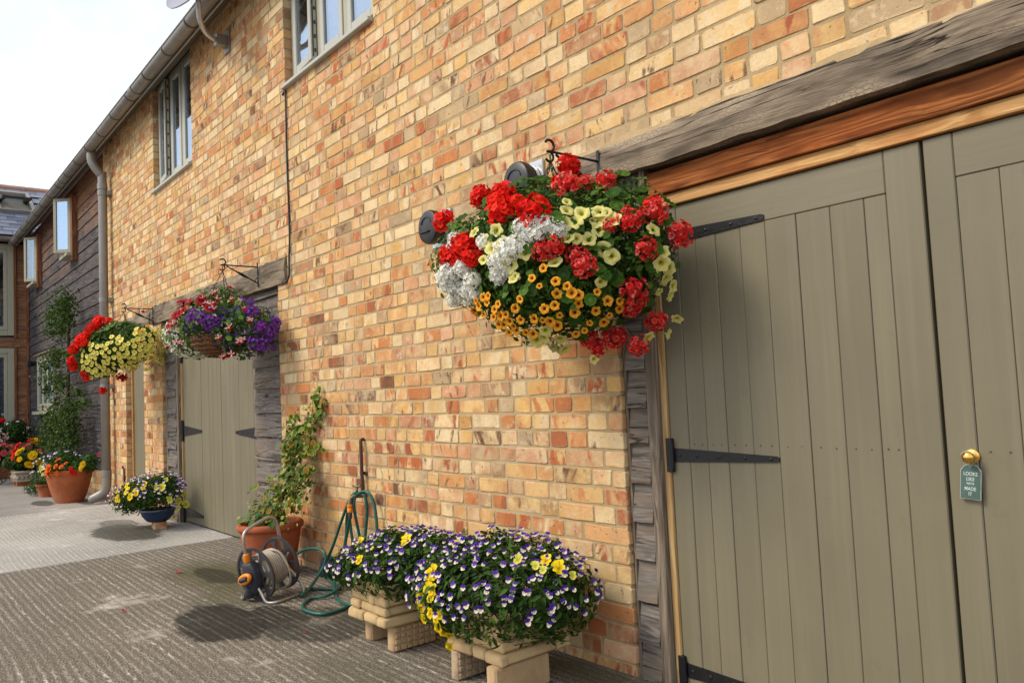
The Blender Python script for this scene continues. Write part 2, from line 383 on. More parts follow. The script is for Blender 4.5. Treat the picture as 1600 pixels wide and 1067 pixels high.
M_lintel = M_wood('weathered_oak', (.045, .034, .025), (.36, .285, .205), 'X', 60, 3.2, .95, .9, blotch=(.070, .058, .048), spec=.1, check=.45, ringw=.06)
M_board = M_wood('weatherboard_grey', (.075, .064, .058), (.34, .30, .265), 'X', 60, 3.5, .8, .85, blotch=(.22, .15, .095), spec=.1, knot=.9, ringw=.10)
M_boardwing = M_wood('weatherboard_wing', (.028, .025, .028), (.175, .155, .155), 'X', 40, 1.2, .6, .8, top=((.34, .155, .065), 3.5, 4.5), blotch=(.085, .075, .075), spec=.12)
M_boardend = M_wood('weatherboard_brown', (.15, .058, .026), (.46, .23, .115), 'Y', 40, 2.0, .5, .75, blotch=(.14, .10, .085))
M_header = M_wood('red_pine', (.095, .028, .010), (.43, .155, .048), 'X', 42, 1.5, .5, .8, figure=.05, blotch=(.27, .072, .020), spec=.08)
M_strip = M_wood('new_softwood', (.42, .19, .055), (.70, .41, .16), 'X', 50, 1.2, .15, .6, blotch=(.44,.16,.04))
M_stripz = M_wood('new_softwood_post', (.44, .26, .10), (.66, .46, .23), 'Z', 50, 1.2, .15, .6)
M_post = M_wood('grey_post', (.12, .092, .068), (.33, .265, .195), 'Z', 60, 2.0, .5, .85)
def make_paint(name, col, axis='Z'):
    b = NB(name); p = b.objc(); r = b.rnd()
    v = b.vmath('ADD', p, b.comb(b.math('MULTIPLY', r, 17.), b.math('MULTIPLY', r, 5.), b.math('MULTIPLY', r, 29.)))
    g = b.noise(b.map(v, (55, 55, 1.6) if axis == 'Z' else (1.6, 55, 55)), 1, 5, .6); big = b.noise(v, 1.4, 4); sp = b.noise(v, 70, 4, .75)
    c = b.mix(b.mr(big, .3, .7), tuple(x * .88 for x in col), tuple(x * 1.10 for x in col))
    c = b.mix(b.mr(g, .35, .7, 0, .22), c, tuple(x * .72 for x in col))
    c = b.mix(b.mr(sp, .70, .76, 0, .7), c, tuple(x * .35 for x in col))
    c = b.mix(b.mr(r, 0, 1, 0, .18), c, tuple(x * .8 for x in col))
    st = b.noise(b.map(v, (26, 26, .7) if axis == 'Z' else (.7, 26, 26)), 1, 4, .65)
    c = b.mix(b.mr(st, .52, .70, 0, .30), c, tuple(x * 1.25 for x in col))
    c = b.mix(b.mr(b.noise(v, 11, 6, .75), .60, .72, 0, .35), c, (.13, .11, .075))
    return b.out(c, b.mr(sp, .3, .7, .42, .56), 0, .35, b.bump(g, .25, .003))
M_door = make_paint('olive_grey_paint', (.182, .160, .104)); M_doorx = make_paint('olive_grey_paint_rail', (.182, .160, .104), 'X')
M_frame = M_plain('sage_window_paint', (.36, .345, .255), .45, 0, .35, .08, 20, .08)
M_framelight = M_plain('pale_grey_window_paint', (.41, .41, .36), .42, 0, .4, .06, 20, .06)
M_black = M_plain('black_iron', (.014, .014, .016), .42, .3, .5, .3, 90, .25)
M_metalgut = M_plain('grey_gutter_metal', (.25, .236, .215), .45, .35, .5, .16, 8, .05)
M_gutdark = M_plain('dark_gutter_strap', (.11, .105, .10), .5, .2, .4, .2, 20, .05)
M_soffit = M_plain('soffit_board', (.215, .19, .155), .7, 0, .2, .15, 6, .1)
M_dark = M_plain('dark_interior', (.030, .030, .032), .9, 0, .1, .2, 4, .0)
M_room = M_plain('room_plaster', (.34, .30, .24), .9, 0, .1, .1, 4, .0)
M_sealant = M_plain('sealant_plastic', (.045, .042, .038), .6)
def make_terra(name, col):
    b = NB(name); p = b.objc(); n1 = b.noise(p, 7, 5, .65); n2 = b.noise(p, 70, 4, .6); n3 = b.noise(p, 2.6, 4)
    c = b.mix(b.mr(n1, .3, .7), tuple(x * .72 for x in col), tuple(x * 1.15 for x in col))
    c = b.mix(b.mr(n3, .56, .72, 0, .45), c, (.52, .36, .26)); c = b.mix(b.mr(n2, .6, .75, 0, .3), c, (.13, .06, .035))
    return b.out(c, .78, 0, .25, b.bump(n2, .35, .003))
M_terra = make_terra('terracotta', (.40, .115, .042)); M_terra2 = make_terra('terracotta_deep', (.36, .095, .040))
def make_stone(name, col, dark):
    b = NB(name); p = b.objc(); n1 = b.noise(p, 26, 6, .7); n2 = b.noise(p, 160, 3, .7); n3 = b.noise(p, 5, 5, .6)
    c = b.mix(b.mr(n3, .3, .7), tuple(x * .82 for x in col), tuple(x * 1.12 for x in col))
    c = b.mix(b.mr(n1, .5, .75, 0, .55), c, dark); c = b.mix(b.mr(n2, .62, .75, 0, .4), c, tuple(x * .5 for x in dark))
    return b.out(c, .9, 0, .15, b.bump(b.math('ADD', n1, b.math('MULTIPLY', n2, .5)), .6, .006))
M_sand = make_stone('reconstituted_sandstone', (.52, .375, .195), (.24, .165, .085)); M_sandj = make_stone('sandstone_joint', (.30, .20, .09), (.20, .13, .06))
M_block = make_stone('moulded_block', (.48, .33, .18), (.27, .19, .11)); M_greystone = make_stone('grey_carved_stone', (.36, .31, .23), (.18, .15, .11))
M_soil = M_plain('potting_soil', (.022, .016, .011), .95, 0, .1, .5, 60, 1.0, .01)
M_coir = M_plain('coir_liner', (.10, .062, .032), .95, 0, .1, .5, 70, 1.0, .01)
M_wicker = M_wood('wicker', (.10, .04, .018), (.32, .15, .06), 'X', 60, 20, .4, .6)
M_bluepot = M_plain('blue_glazed_pot', (.018, .036, .085), .25, 0, .5, .2, 12, .05)
M_greyplastic = M_plain('grey_reel_plastic', (.052, .050, .054), .48, 0, .4, .15, 40, .1)
M_darkplastic = M_plain('dark_blue_grey_plastic', (.030, .030, .042), .42, 0, .45, .15, 40, .1)
M_orange = M_plain('orange_plastic', (.80, .25, .012), .35, 0, .45, .08, 20, .05)
M_steel = M_plain('dull_steel_tube', (.42, .40, .37), .33, .75, .5, .12, 40, .1)
M_hosegrey = M_plain('beige_hose', (.37, .315, .245), .45, 0, .4, .1, 30, .1)
M_hosegreen = M_plain('green_hose', (.006, .085, .065), .38, 0, .45, .2, 30, .1)
M_brass = M_plain('polished_brass', (.85, .50, .12), .2, 1.0, .5, .08, 20, .05)
M_oldbrass = M_plain('tarnished_brass', (.20, .14, .075), .5, .6, .4, .3, 60, .3)
M_copper = M_plain('rusty_pipe', (.10, .045, .03), .6, .3, .4, .35, 60, .3)
M_ventblk = M_plain('black_vent_plastic', (.011, .011, .013), .38, 0, .5, .2, 30, .1)
M_galv = M_plain('galvanised_plate', (.52, .54, .56), .38, .7, .5, .12, 30, .1)
M_taggreen = M_plain('teal_tag_print', (.055, .10, .092), .45, 0, .4, .2, 30, .1)
M_tagedge = M_plain('worn_tag_edge', (.40, .42, .33), .5, 0, .3, .3, 80, .1)
M_letter = M_plain('tag_lettering', (.50, .56, .52), .6, 0, .2, .1, 100, .0)
M_white = M_plain('white_enamel', (.34, .35, .41), .85, 0, .05, .06, 8, .05)
def make_slate():
    b = NB('roof_slate'); p = b.objc(); r = b.rnd(); n1 = b.noise(p, 9, 5, .65); n2 = b.noise(p, 60, 4)
    c = b.mix(b.mr(r, 0, 1), (.050, .066, .11), (.17, .195, .26)); c = b.mix(b.mr(n1, .5, .7, 0, .5), c, (.20, .185, .18))
    return b.out(c, b.mr(n2, .3, .7, .32, .5), 0, .5, b.bump(n2, .4, .003))
M_slate = make_slate()
M_ridge = make_terra('ridge_tile', (.33, .17, .10))
M_rooftile = make_terra('plain_roof_tile', (.22, .085, .05))
M_bark = M_wood('bark', (.035, .026, .018), (.13, .10, .07), 'Z', 60, 6, .4, .9)
M_stem = M_plain('green_stem', (.055, .09, .022), .6, 0, .3, .3, 60, .1)
M_nail = M_plain('nail_head', (.06, .055, .045), .5, .4, .4)

# ------------------------------------------------------------------ ground
WET = [(-4.12, -.87, .44, .23, 1.0), (-3.98, -.64, .30, .17, .95), (-5.25, -.52, .34, .11, .7), (-3.72, -.55, .35, .28, .75), (-4.75, -.40, .22, .12, .7)]
ALG = [(-5.25, -.50, .75, .34, .75), (-4.6, -.62, .45, .3, .5), (-2.9, -.75, .55, .2, .35), (-3.3, -.12, 1.1, .14, .6), (-2.2, -.1, .8, .12, .6)]
m_near = make_concrete('brushed_concrete_brown', (.140, .116, .086), (.64, .575, .48), 'Y', .038, WET, ALG)
m_mid = make_concrete('brushed_concrete_pale', (.43, .405, .365), (.66, .64, .60), 'Y', .034, [(-7.75, -.47, .62, .28, .8), (-8.35, -.40, .4, .18, .6)], [(-7.7, -.45, .8, .35, .5)], .7, .8)
m_far = make_concrete('worn_concrete_grey', (.30, .275, .25), (.48, .46, .43), 'X', .05, [(-11.15, -.62, .40, .12, .8), (-10.65, -.25, .3, .07, .7)], [], .6, .35)
m_ground = make_concrete('yard_ground', (.22, .20, .17), (.38, .36, .32), 'Y', .05)
g = MB().add([(-220, -220, -.03), (220, -220, -.03), (220, 220, -.03), (-220, 220, -.03)], [(0, 1, 2, 3)])
obj('ground', g, m_ground, kind='structure')
def slab(x0, x1, y0, y1, mat):
    n = 14; mb = MB(); mb.cbox(x0, x1, y0, y1, -.12, 0, .008)
    return obj('concrete_slab', mb, mat, kind='structure')
slab(-6.60, 9.0, -14, .30, m_near); slab(-10.22, -6.615, -14, .30, m_mid); slab(-34, -10.235, -14, .30, m_far)

# ------------------------------------------------------------------ brick building
bld = thing('brick_building', 'long yellow and red brick outbuilding with olive grey timber doors and weathered oak lintels', 'building', (-5, 0, 0))
WX0, WX1, WZ0, WZ1 = -10.68, 2.2, -.03, 4.40
OPEN = [(-2.09, 0.95, -.1, 1.98),          # cart door
        (-8.28, -5.36, -.1, 2.02),         # double door
        (-9.72, -8.95, -.1, 1.95),         # narrow door
        (-5.13, -3.88, 3.315, 4.25),       # upper casement near
        (-8.44, -7.20, 3.315, 4.45)]       # upper casement far
def in_open(x, z):
    return any(a < x < b and c < z < d for a, b, c, d in OPEN)
def mortar_backing(front, back):
    xs = sorted({WX0, WX1, *[o[0] + .006 * 0 for o in OPEN], *[o[1] for o in OPEN]}); zs = sorted({WZ0, WZ1, *[max(WZ0, o[2]) for o in OPEN], *[o[3] for o in OPEN]})
    mb = MB(); nx, nz = len(xs) - 1, len(zs) - 1
    solid = [[not in_open((xs[i] + xs[i + 1]) / 2, (zs[j] + zs[j + 1]) / 2) for j in range(nz)] for i in range(nx)]
    e = .006
    for i in range(nx):
        for j in range(nz):
            if not solid[i][j]: continue
            L = i > 0 and solid[i - 1][j]; Rr = i < nx - 1 and solid[i + 1][j]; B = j > 0 and solid[i][j - 1]; T = j < nz - 1 and solid[i][j + 1]
            x0, x1, z0, z1 = xs[i] + (0 if L else e), xs[i + 1] - (0 if Rr else e), zs[j] + (0 if B else e), zs[j + 1] - (0 if T else e)
            mb.add([(x0, front, z0), (x1, front, z0), (x1, front, z1), (x0, front, z1)], [(0, 1, 2, 3)])
            mb.add([(x0, back, z0), (x1, back, z0), (x1, back, z1), (x0, back, z1)], [(3, 2, 1, 0)])
            if not L: mb.add([(x0, front, z0), (x0, back, z0), (x0, back, z1), (x0, front, z1)], [(3, 2, 1, 0)])
            if not Rr: mb.add([(x1, front, z0), (x1, back, z0), (x1, back, z1), (x1, front, z1)], [(0, 1, 2, 3)])
            if not T: mb.add([(x0, front, z1), (x1, front, z1), (x1, back, z1), (x0, back, z1)], [(0, 1, 2, 3)])
            if not B: mb.add([(x0, front, z0), (x1, front, z0), (x1, back, z0), (x0, back, z0)], [(3, 2, 1, 0)])
    return mb
wall = obj('wall', mortar_backing(.0026, .105), M_mortar, bld)
obj('wall_core', MB().box(WX0 + .01, WX0 + .1, .106, 6, WZ0, WZ1).box(WX1 - .1, WX1, .106, 6, WZ0, WZ1).box(WX0, WX1, 6.0, 6.1, WZ0, WZ1), M_mortar, bld)
COURSE = .0742
PAL = [((.64, .455, .22), 24), ((.60, .40, .165), 13), ((.66, .53, .33), 17), ((.57, .43, .27), 8), ((.58, .34, .16), 9), ((.50, .215, .085), 6),
       ((.58, .36, .23), 10), ((.42, .33, .22), 6), ((.34, .125, .06), 4), ((.38, .24, .15), 4), ((.15, .08, .055), 1.1)]
STR = [((.42, .13, .055), 4), ((.50, .22, .09), 3.5), ((.68, .58, .40), 8), ((.34, .11, .055), 2), ((.16, .08, .05), 1.6), ((.60, .33, .18), 4)]
def pick(P, bias):
    w = [k * (1 + bias * (1.8 if c[1] / c[0] < .55 else -.45)) for c, k in P]
    c = random.choices([c for c, _ in P], w)[0]; return (min(.74, c[0] * 1.07), c[1] * 1.0, c[2] * .90)
bricks = []
k = 0; z = WZ0
while z < WZ1 - .01:
    z0, z1 = z, min(z + COURSE - .0086, WZ1); zc = (z0 + z1) / 2
    iv = [(WX0, WX1)]
    for a, b_, c, d in OPEN:
        if c < zc < d:
            nv = []
            for p, q_ in iv:
                if b_ <= p or a >= q_: nv.append((p, q_)); continue
                if a > p: nv.append((p, a))
                if b_ < q_: nv.append((b_, q_))
            iv = nv
    unit = .3375; x = WX0 - 1 + (k % 2) * unit / 2 + random.uniform(-.012, .012)
    row = []
    while x < WX1:
        for L in ((.225, .1125) if random.random() < .62 else (.1125, .118) if random.random() < .6 else (.16, .1125)):
            L *= random.uniform(.93, 1.05); row.append((x, x + L)); x += L
    for p, q_ in iv:
        cur = []
        for a, b_ in row:
            a2, b2 = max(a, p), min(b_, q_)
            if b2 - a2 > .012: cur.append([a2, b2])
        # merge slivers
        if len(cur) > 1 and cur[0][1] - cur[0][0] < .055: cur[1][0] = cur[0][0]; cur.pop(0)
        if len(cur) > 1 and cur[-1][1] - cur[-1][0] < .055: cur[-2][1] = cur[-1][1]; cur.pop()
        for i, (a, b_) in enumerate(cur):
            a3 = a + (0 if i == 0 else .0040 + random.uniform(-.0015, .0025)); b3 = b_ - (0 if i == len(cur) - 1 else .0040 + random.uniform(-.0015, .0025))
            if b3 - a3 > .03: bricks.append((a3, b3, z0 + random.uniform(-.0015, .0015), z1 + random.uniform(-.0025, .0015)))
    z += COURSE; k += 1
def brick_mesh(lst, name, org, mat):
    V = []; F = []; buv = []; c1 = []; c2 = []; sd = []; am = []; bdm = []
    for (x0, x1, z0, z1) in lst:
        zc = (z0 + z1) / 2; bias = max(0, min(1, (2.2 - zc) / 1.5)) * .62 - .12
        A = pick(PAL, bias); B = pick(STR, bias)
        if A[0] < .45 and random.random() < .5: B = (.56, .40, .22)
        f = random.uniform(.86, 1.10); A = tuple(t * f for t in A)
        s = random.random(); amt = random.choice((.1, .3, .5, .65, .8, .9, 1.0)) * random.uniform(.6, 1)
        pr = random.uniform(-.0022, .0016); j = lambda: random.uniform(-.0034, .0034)
        r = random.uniform(.003, .010); xm = (x0 + x1) / 2
        ol = [(x0 + r, z0), (xm, z0), (x1 - r, z0), (x1, z0 + r), (x1, z1 - r), (x1 - r, z1), (xm, z1), (x0 + r, z1), (x0, z1 - r), (x0, z0 + r)]
        ol = [(a + j() * .7, b + j() * .7) for a, b in ol]; n = 10; base = len(V); ch = random.uniform(.0018, .0034)
        cx, cz = xm, zc; hx, hz = (x1 - x0) / 2, (z1 - z0) / 2
        back = [(a, .104, b) for a, b in ol]; mid = [(a, pr + .0035 + j() * .3, b) for a, b in ol]
        fr = [(cx + (a - cx) * (1 - ch / hx), pr + j() * .35, cz + (b - cz) * (1 - ch / hz)) for a, b in ol]
        vs = back + mid + fr; V += [(p[0] - org[0], p[1] - org[1], p[2] - org[2]) for p in vs]
        F.append(tuple(base + 20 + i for i in range(n)))
        for i in range(n):
            i2 = (i + 1) % n
            F.append((base + i, base + i2, base + 10 + i2, base + 10 + i)); F.append((base + 10 + i, base + 10 + i2, base + 20 + i2, base + 20 + i))
        buv += [(p[0] - x0, p[1], p[2] - z0) for p in vs]; c1 += [(*A, 1)] * 30; c2 += [(*B, 1)] * 30; sd += [s] * 30; am += [amt] * 30; bdm += [(x1 - x0, 0, z1 - z0)] * 30
    me = bpy.data.meshes.new(name); me.from_pydata(V, [], F)
    for nm, ty, dat, key in (('buv', 'FLOAT_VECTOR', buv, 'vector'), ('bd', 'FLOAT_VECTOR', bdm, 'vector'), ('c1', 'FLOAT_COLOR', c1, 'color'), ('c2', 'FLOAT_COLOR', c2, 'color'), ('seed', 'FLOAT', sd, 'value'), ('amt', 'FLOAT', am, 'value')):
        at_ = me.attributes.new(nm, ty, 'POINT'); at_.data.foreach_set(key, np.array(dat, np.float32).ravel())
    me.materials.append(mat); me.update(); return me
def score(b):
    ps = [proj((x, 0, z_)) for x in b[:2] for z_ in b[2:]]
    if any(p is None for p in ps): return -1
    xs = [min(max(p[0], 0), 1600) for p in ps]; ys = [min(max(p[1], 0), 1067) for p in ps]
    return (max(xs) - min(xs)) * (max(ys) - min(ys))
bricks.sort(key=score, reverse=True)
for b_ in bricks[:300]: link('brick', brick_mesh([b_], 'brick', ORG[bld], M_brick), wall)
o = link('brickwork', brick_mesh(bricks[300:], 'brickwork', ORG[bld], M_brick), wall); o['kind'] = 'stuff'

# lintel beams: hewn, uneven
def beam(x0, x1, y0, y1, z0, z1, name, par, mat, seed=1, nx=60, am=.010, slope=0.0, label=None):
    rs = random.Random(seed); mb = MB(); ring = []
    prof = [(y0, z0, .9), (y0 - .006, z0 + (z1 - z0) * .25, .5), (y0 - .006, z0 + (z1 - z0) * .55, .5), (y0, z0 + (z1 - z0) * .8, .6), (y0 + .012, z1, 1.2), (y1, z1, .2), (y1, z0, .2)]
    ph = [[rs.uniform(0, 6.28) for _ in range(4)] for _ in prof]
    vs = []; m = len(prof)
    for i in range(nx + 1):
        t = i / nx; x = x0 + (x1 - x0) * t
        for k_, (y, z_, a) in enumerate(prof):
            w = sum(math.sin(x * f + ph[k_][q2]) / (q2 + 1) for q2, f in enumerate((2.3, 6.1, 13.0, 31.0))) * am * a * .6
            vs.append((x + (rs.uniform(-.01, .01) if i in (0, nx) else 0), y + w * .5, z_ + w * .8 + rs.uniform(-.0015, .0015) + slope * (x - x0)))
    fs = [(i * m + k_, (i + 1) * m + k_, (i + 1) * m + (k_ + 1) % m, i * m + (k_ + 1) % m) for i in range(nx) for k_ in range(m)]
    fs += [tuple(range(m))[::-1], tuple(nx * m + k_ for k_ in range(m))]
    mb.add(vs, fs); return obj(name, mb, mat, par, auto=40, label=label)
beam(-2.36, 1.3, -.022, .16, 1.925, 2.055, 'lintel', bld, M_lintel, 3, 90, .012)
beam(-8.58, -5.185, -.018, .16, 1.955, 2.15, 'lintel', bld, M_lintel, 8, 70, .012, slope=-.006)
beam(-9.86, -8.66, -.008, .16, 1.945, 2.13, 'lintel', bld, M_lintel, 5, 30, .006, slope=.0)
# mortar haunch over lintels
for x0, x1, zt, s in ((-2.34, 1.3, 2.062, 2), (-8.55, -5.2, 2.150, 4)):
    mb = MB(); rs = random.Random(s); n = 60
    vs = []
    for i in range(n + 1):
        x = x0 + (x1 - x0) * i / n; h = .016 + .012 * math.sin(i * .9 + s) * rs.random()
        zz = zt - (.006 * (x - x0) if s == 4 else 0)
        vs += [(x, -.001 + .004 * rs.random(), zz + h), (x, -.014 + .01 * rs.random(), zz - .012), (x, .05, zz + h), (x, .05, zz - .012)]
    fs = []
    for i in range(n):
        a, b_ = i * 4, i * 4 + 4; fs += [(a + 1, b_ + 1, b_, a), (a, b_, b_ + 2, a + 2), (a + 3, b_ + 3, b_ + 1, a + 1)]
    obj('mortar_bed', MB().add(vs, fs), M_mortar, bld)

# weatherboards: one object per board
def wboard(parent, x0, x1, z0, z1, y, mat, proud=.02, axis='X', th=.012, name='weatherboard', over=.02):
    mb = MB(); n = max(2, int((x1 - x0) / .25)); vs = []
    rs = random
    w0 = rs.uniform(-.003, .003)
    for i in range(n + 1):
        x = x0 + (x1 - x0) * i / n; wv = .004 * math.sin(x * 3.1 + w0 * 900) + rs.uniform(-.002, .002)
        for (yy, zz) in ((y - proud + wv * .3, z0 + wv), (y - proud + th + wv * .3, z0 + wv), (y - .004, z1 + over), (y - .010, z1 + over)):
            vs.append((x, yy, zz) if axis == 'X' else (-yy, x, zz))
    fs = []
    for i in range(n):
        a, b_ = i * 4, i * 4 + 4
        fs += [(a, b_, b_ + 3, a + 3), (a + 1, a, b_, b_ + 1)[::-1], (a + 3, b_ + 3, b_ + 2, a + 2), (a + 1, b_ + 1, b_ + 2, a + 2)[::-1]]
    fs += [(0, 3, 2, 1), (n * 4, n * 4 + 1, n * 4 + 2, n * 4 + 3)]
    return obj(name, mb.add(vs, fs), mat, parent)
def board_panel(x0, x1, z0, z1, y, exp, parent, mat=M_board):
    pn = obj('weatherboard_panel', MB().box(x0, x1, y + .001, y + .03, z0, z1), M_dark, parent)
    z_ = z0
    while z_ < z1 - .02:
        e = exp * random.uniform(.95, 1.05); wboard(pn, x0 + .001, x1 - .001, z_, min(z_ + e, z1 - .012), y, mat, proud=.034, th=.016); z_ += e
    return pn
board_panel(-2.075, -1.975, .0, 1.92, .045, .145, bld)
board_panel(-8.225, -7.93, .0, 1.95, .055, .17, bld); board_panel(-5.93, -5.37, .0, 1.95, .055, .17, bld)
# frame posts and trims (butted)
obj('trim_batten', MB().cbox(-2.088, -2.076, .018, .09, 0, 1.922, .002), M_post, bld)
obj('door_post', MB().cbox(-1.974, -1.930, .012, .10, 0, 1.835, .004), M_post, bld)
obj('door_post', MB().cbox(-1.929, -1.903, .040, .10, 0, 1.768, .002), M_stripz, bld)
obj('trim_block', MB().cbox(-1.955, -1.925, .014, .07, 1.837, 1.93, .002), M_post, bld)
obj('header_board', MB().cbox(-1.923, 1.0, .020, .075, 1.815, 1.905, .003), M_header, bld)
obj('header_strip', MB().cbox(-1.90, 1.0, .036, .09, 1.769, 1.813, .002), M_strip, bld)
obj('header_backing', MB().box(-2.08, 1.0, .080, .10, 1.90, 1.96), M_dark, bld)
obj('trim_board', MB().cbox(-2.086, -1.957, .034, .06, 1.81, 1.925, .002), M_post, bld)
for x0, x1, y0 in ((-8.275, -8.228, .03), (-7.926, -7.872, .03), (-5.945, -5.932, .045)):
    obj('door_post', MB().cbox(x0, x1, y0, .10, 0, 1.95, .003), M_post, bld)
obj('door_post', MB().cbox(-7.870, -7.850, .058, .10, 0, 1.90, .002), M_stripz, bld)
obj('header_board', MB().cbox(-7.85, -5.946, .05, .10, 1.862, 1.955, .003), M_post, bld)

# doors: planks are objects; rails and stiles raised between
def door(x0, x1, z0, z1, y, plank_xs, stile_l, stile_r, rail, parent=bld, label=None, nails=()):
    d = obj('door', MB().box(x0 + .003, x1 - .003, y + .030, y + .045, z0, z1), M_door, parent, label=label)
    pl, pr_ = x0 + stile_l, x1 - stile_r; zt = z1 - rail
    xs = [pl] + [x for x in plank_xs if pl + .02 < x < pr_ - .02] + [pr_]
    for a, b_ in zip(xs[:-1], xs[1:]):
        dy = random.uniform(-.0012, .0012); gpa = random.uniform(.0006, .0020)
        obj('plank', MB().cbox(a + gpa * .6, b_ - .0005, y + dy, y + .029, z0 + .001, zt - .0012, random.uniform(.0012, .0026)), M_door, d)
    if stile_l: obj('stile', MB().cbox(x0, pl - .001, y - .0015, y + .0295, z0, z1, .003), M_door, d)
    if stile_r: obj('stile', MB().cbox(pr_ + .001, x1, y - .0015, y + .0295, z0, z1, .003), M_door, d)
    if rail: obj('rail', MB().cbox(pl, pr_, y - .0010, y + .0292, zt, z1, .003), M_doorx, d)
    if nails:
        mb = MB()
        for zz in nails:
            for a, b_ in zip(xs[:-1], xs[1:]):
                for t in (.28, .72):
                    mb.lathe([(0.0004, -.0022), (.0022, -.0015), (.0026, 0)], 6, Matrix.Translation((a + (b_ - a) * t, y - .0, zz + random.uniform(-.002, .002))) @ Matrix.Rotation(rad(90), 4, 'X') @ Matrix.Scale(-1, 4, (0, 0, 1)))
        o_ = obj('nail_heads', mb, M_nail, d); o_['kind'] = 'stuff'
    return d
YD = .052
d1 = door(-1.900, -.9385, .012, 1.765, YD, [-1.735, -1.649, -1.546, -1.449, -1.335, -1.219, -1.11], .085, .104, .128, label='left leaf of the cart door with long black strap hinges', nails=(.885,))
d2 = door(-.9285, .05, .012, 1.765, YD, [-.742, -.635, -.53, -.42, -.31, -.2], .079, .10, .125, label='right leaf of the cart door with brass knob', nails=(.885,))
obj('door_stop', MB().box(-.96, -.90, YD + .046, YD + .07, .01, 1.77), M_dark, bld)
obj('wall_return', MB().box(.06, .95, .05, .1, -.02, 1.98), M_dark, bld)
xs2 = [-7.85 + .105 * i for i in range(1, 18)]
d3 = door(-7.848, -6.902, .015, 1.86, .075, xs2, 0, 0, 0, label='left leaf of the far double door')
d4 = door(-6.896, -5.948, .015, 1.86, .075, xs2, 0, 0, 0, label='right leaf of the far double door')
d5 = door(-9.665, -8.96, .02, 1.93, .075, [-9.56, -9.45, -9.34, -9.23, -9.12, -9.01], 0, 0, 0, label='narrow single plank door')
obj('door_post', MB().cbox(-9.715, -9.668, .055, .10, 0, 1.945, .003), M_strip, bld)
M90 = Matrix.Rotation(rad(90), 4, 'X')
def bolt(mb, x, y, z_, r=.006):
    mb.lathe([(r, 0), (r, .0018), (r * .6, .0035), (0.0003, .004)], 8, Matrix.Translation((x, y, z_)) @ M90)
def strap(x0, x1, zc, y, h0, h1, parent, plate_h, dirn=1, tilt=0.0):
    mb = MB()
    ol = [(x0, zc - h0), (x1 - dirn * .012, zc - h1 + tilt), (x1, zc - h1 + .004 + tilt), (x1, zc + h1 - .004 + tilt), (x1 - dirn * .012, zc + h1 + tilt), (x0, zc + h0)]
    if dirn < 0: ol = ol[::-1]
    mb.prism(ol, y - .005, y - .0005)
    st = obj('strap_hinge', mb, M_black, parent)
    mb = MB(); mb.cbox(min(x0 - dirn * .028, x0 + dirn * .0), max(x0 - dirn * .028, x0), y - .018, y + .0, zc - plate_h, zc + plate_h, .002)
    mb.tube([(x0 - dirn * .002, y - .013, zc - plate_h * .8), (x0 - dirn * .002, y - .013, zc + plate_h * .8)], .0065, 8)
    obj('hinge_plate', mb, M_black, st, auto=40)
    mb = MB()
    for t in (.06, .24, .46, .70, .93): bolt(mb, x0 + (x1 - x0) * t, y - .005, zc + tilt * t, .0055 if plate_h > .05 else .008)
    obj('hinge_bolts', mb, M_black, st, auto=40)
strap(-1.885, -1.447, 1.650, YD, .026, .011, d1, .062)
strap(-1.885, -1.449, .842, YD, .026, .010, d1, .062)
strap(-1.885, -1.449, .062, YD, .026, .010, d1, .050)
for zc in (1.62, .87, .10):
    strap(-7.842, -7.32, zc, .073, .05, .012, d3, .10); strap(-5.955, -6.46, zc, .073, .05, .012, d4, .04, -1)
# knob, latch
kn = MB().lathe([(.019, 0), (.019, .003), (.009, .006), (.008, .017), (.014, .022), (.0168, .030), (.014, .037), (.007, .041), (.0004, .042)], 24, Matrix.Translation((-.864, YD - .002, .873)) @ M90)
obj('knob', kn, M_brass, d2, auto=50)
obj('latch', MB().cbox(-9.10, -9.01, .050, .074, .985, 1.005, .003).cbox(-9.03, -9.01, .04, .05, .97, 1.02, .002), M_black, d5)
obj('door_stay', MB().tube([(-9.80, -.012, .10), (-9.80, -.012, .42), (-9.80, -.03, .45), (-9.77, -.03, .45)], .009, 6).cbox(-9.83, -9.77, -.012, -.001, .30, .34, .002), M_black, bld)

# ---- upper windows
def sash(name, hinge, ang, w, h, z0, parent, frame_mat, glass_mat, side=1, th=.045, bar=.05, label=None):
    """hinge: (x,y). closed direction along +x*side; swings outwards (-y)."""
    R_ = Matrix.Translation((hinge[0], hinge[1], z0)) @ Matrix.Rotation(-side * rad(ang), 4, 'Z')
    def bx(u0, u1, v0, v1, t0=-.0, t1=None):
        a, b_ = sorted((u0 * side, u1 * side)); return (a, b_, t0, th if t1 is None else t1, v0, v1)
    mb = MB()
    mb.cbox(*bx(0, bar, 0, h), c=.004, M=R_); mb.cbox(*bx(w - bar, w, 0, h), c=.004, M=R_)
    mb.cbox(*bx(bar, w - bar, 0, bar * 1.15, .001, th - .001), c=.004, M=R_); mb.cbox(*bx(bar, w - bar, h - bar, h, .001, th - .001), c=.004, M=R_)
    s = obj(name, mb, frame_mat, parent, label=label)
    obj('pane', MB().box(*bx(bar, w - bar, bar * 1.15, h - bar, .014, .022), M=R_), glass_mat, s)
    gs = MB().box(*bx(w + .0008, w + .003, .02, h - .02, .012, .020), M=R_)
    for t in np.linspace(.08, .92, 8): gs.box(*bx(w + .0008, w + .004, h * t - .012, h * t + .012, .024, .036), M=R_)
    obj('seal_strip', gs, M_sealant, s)
    return s
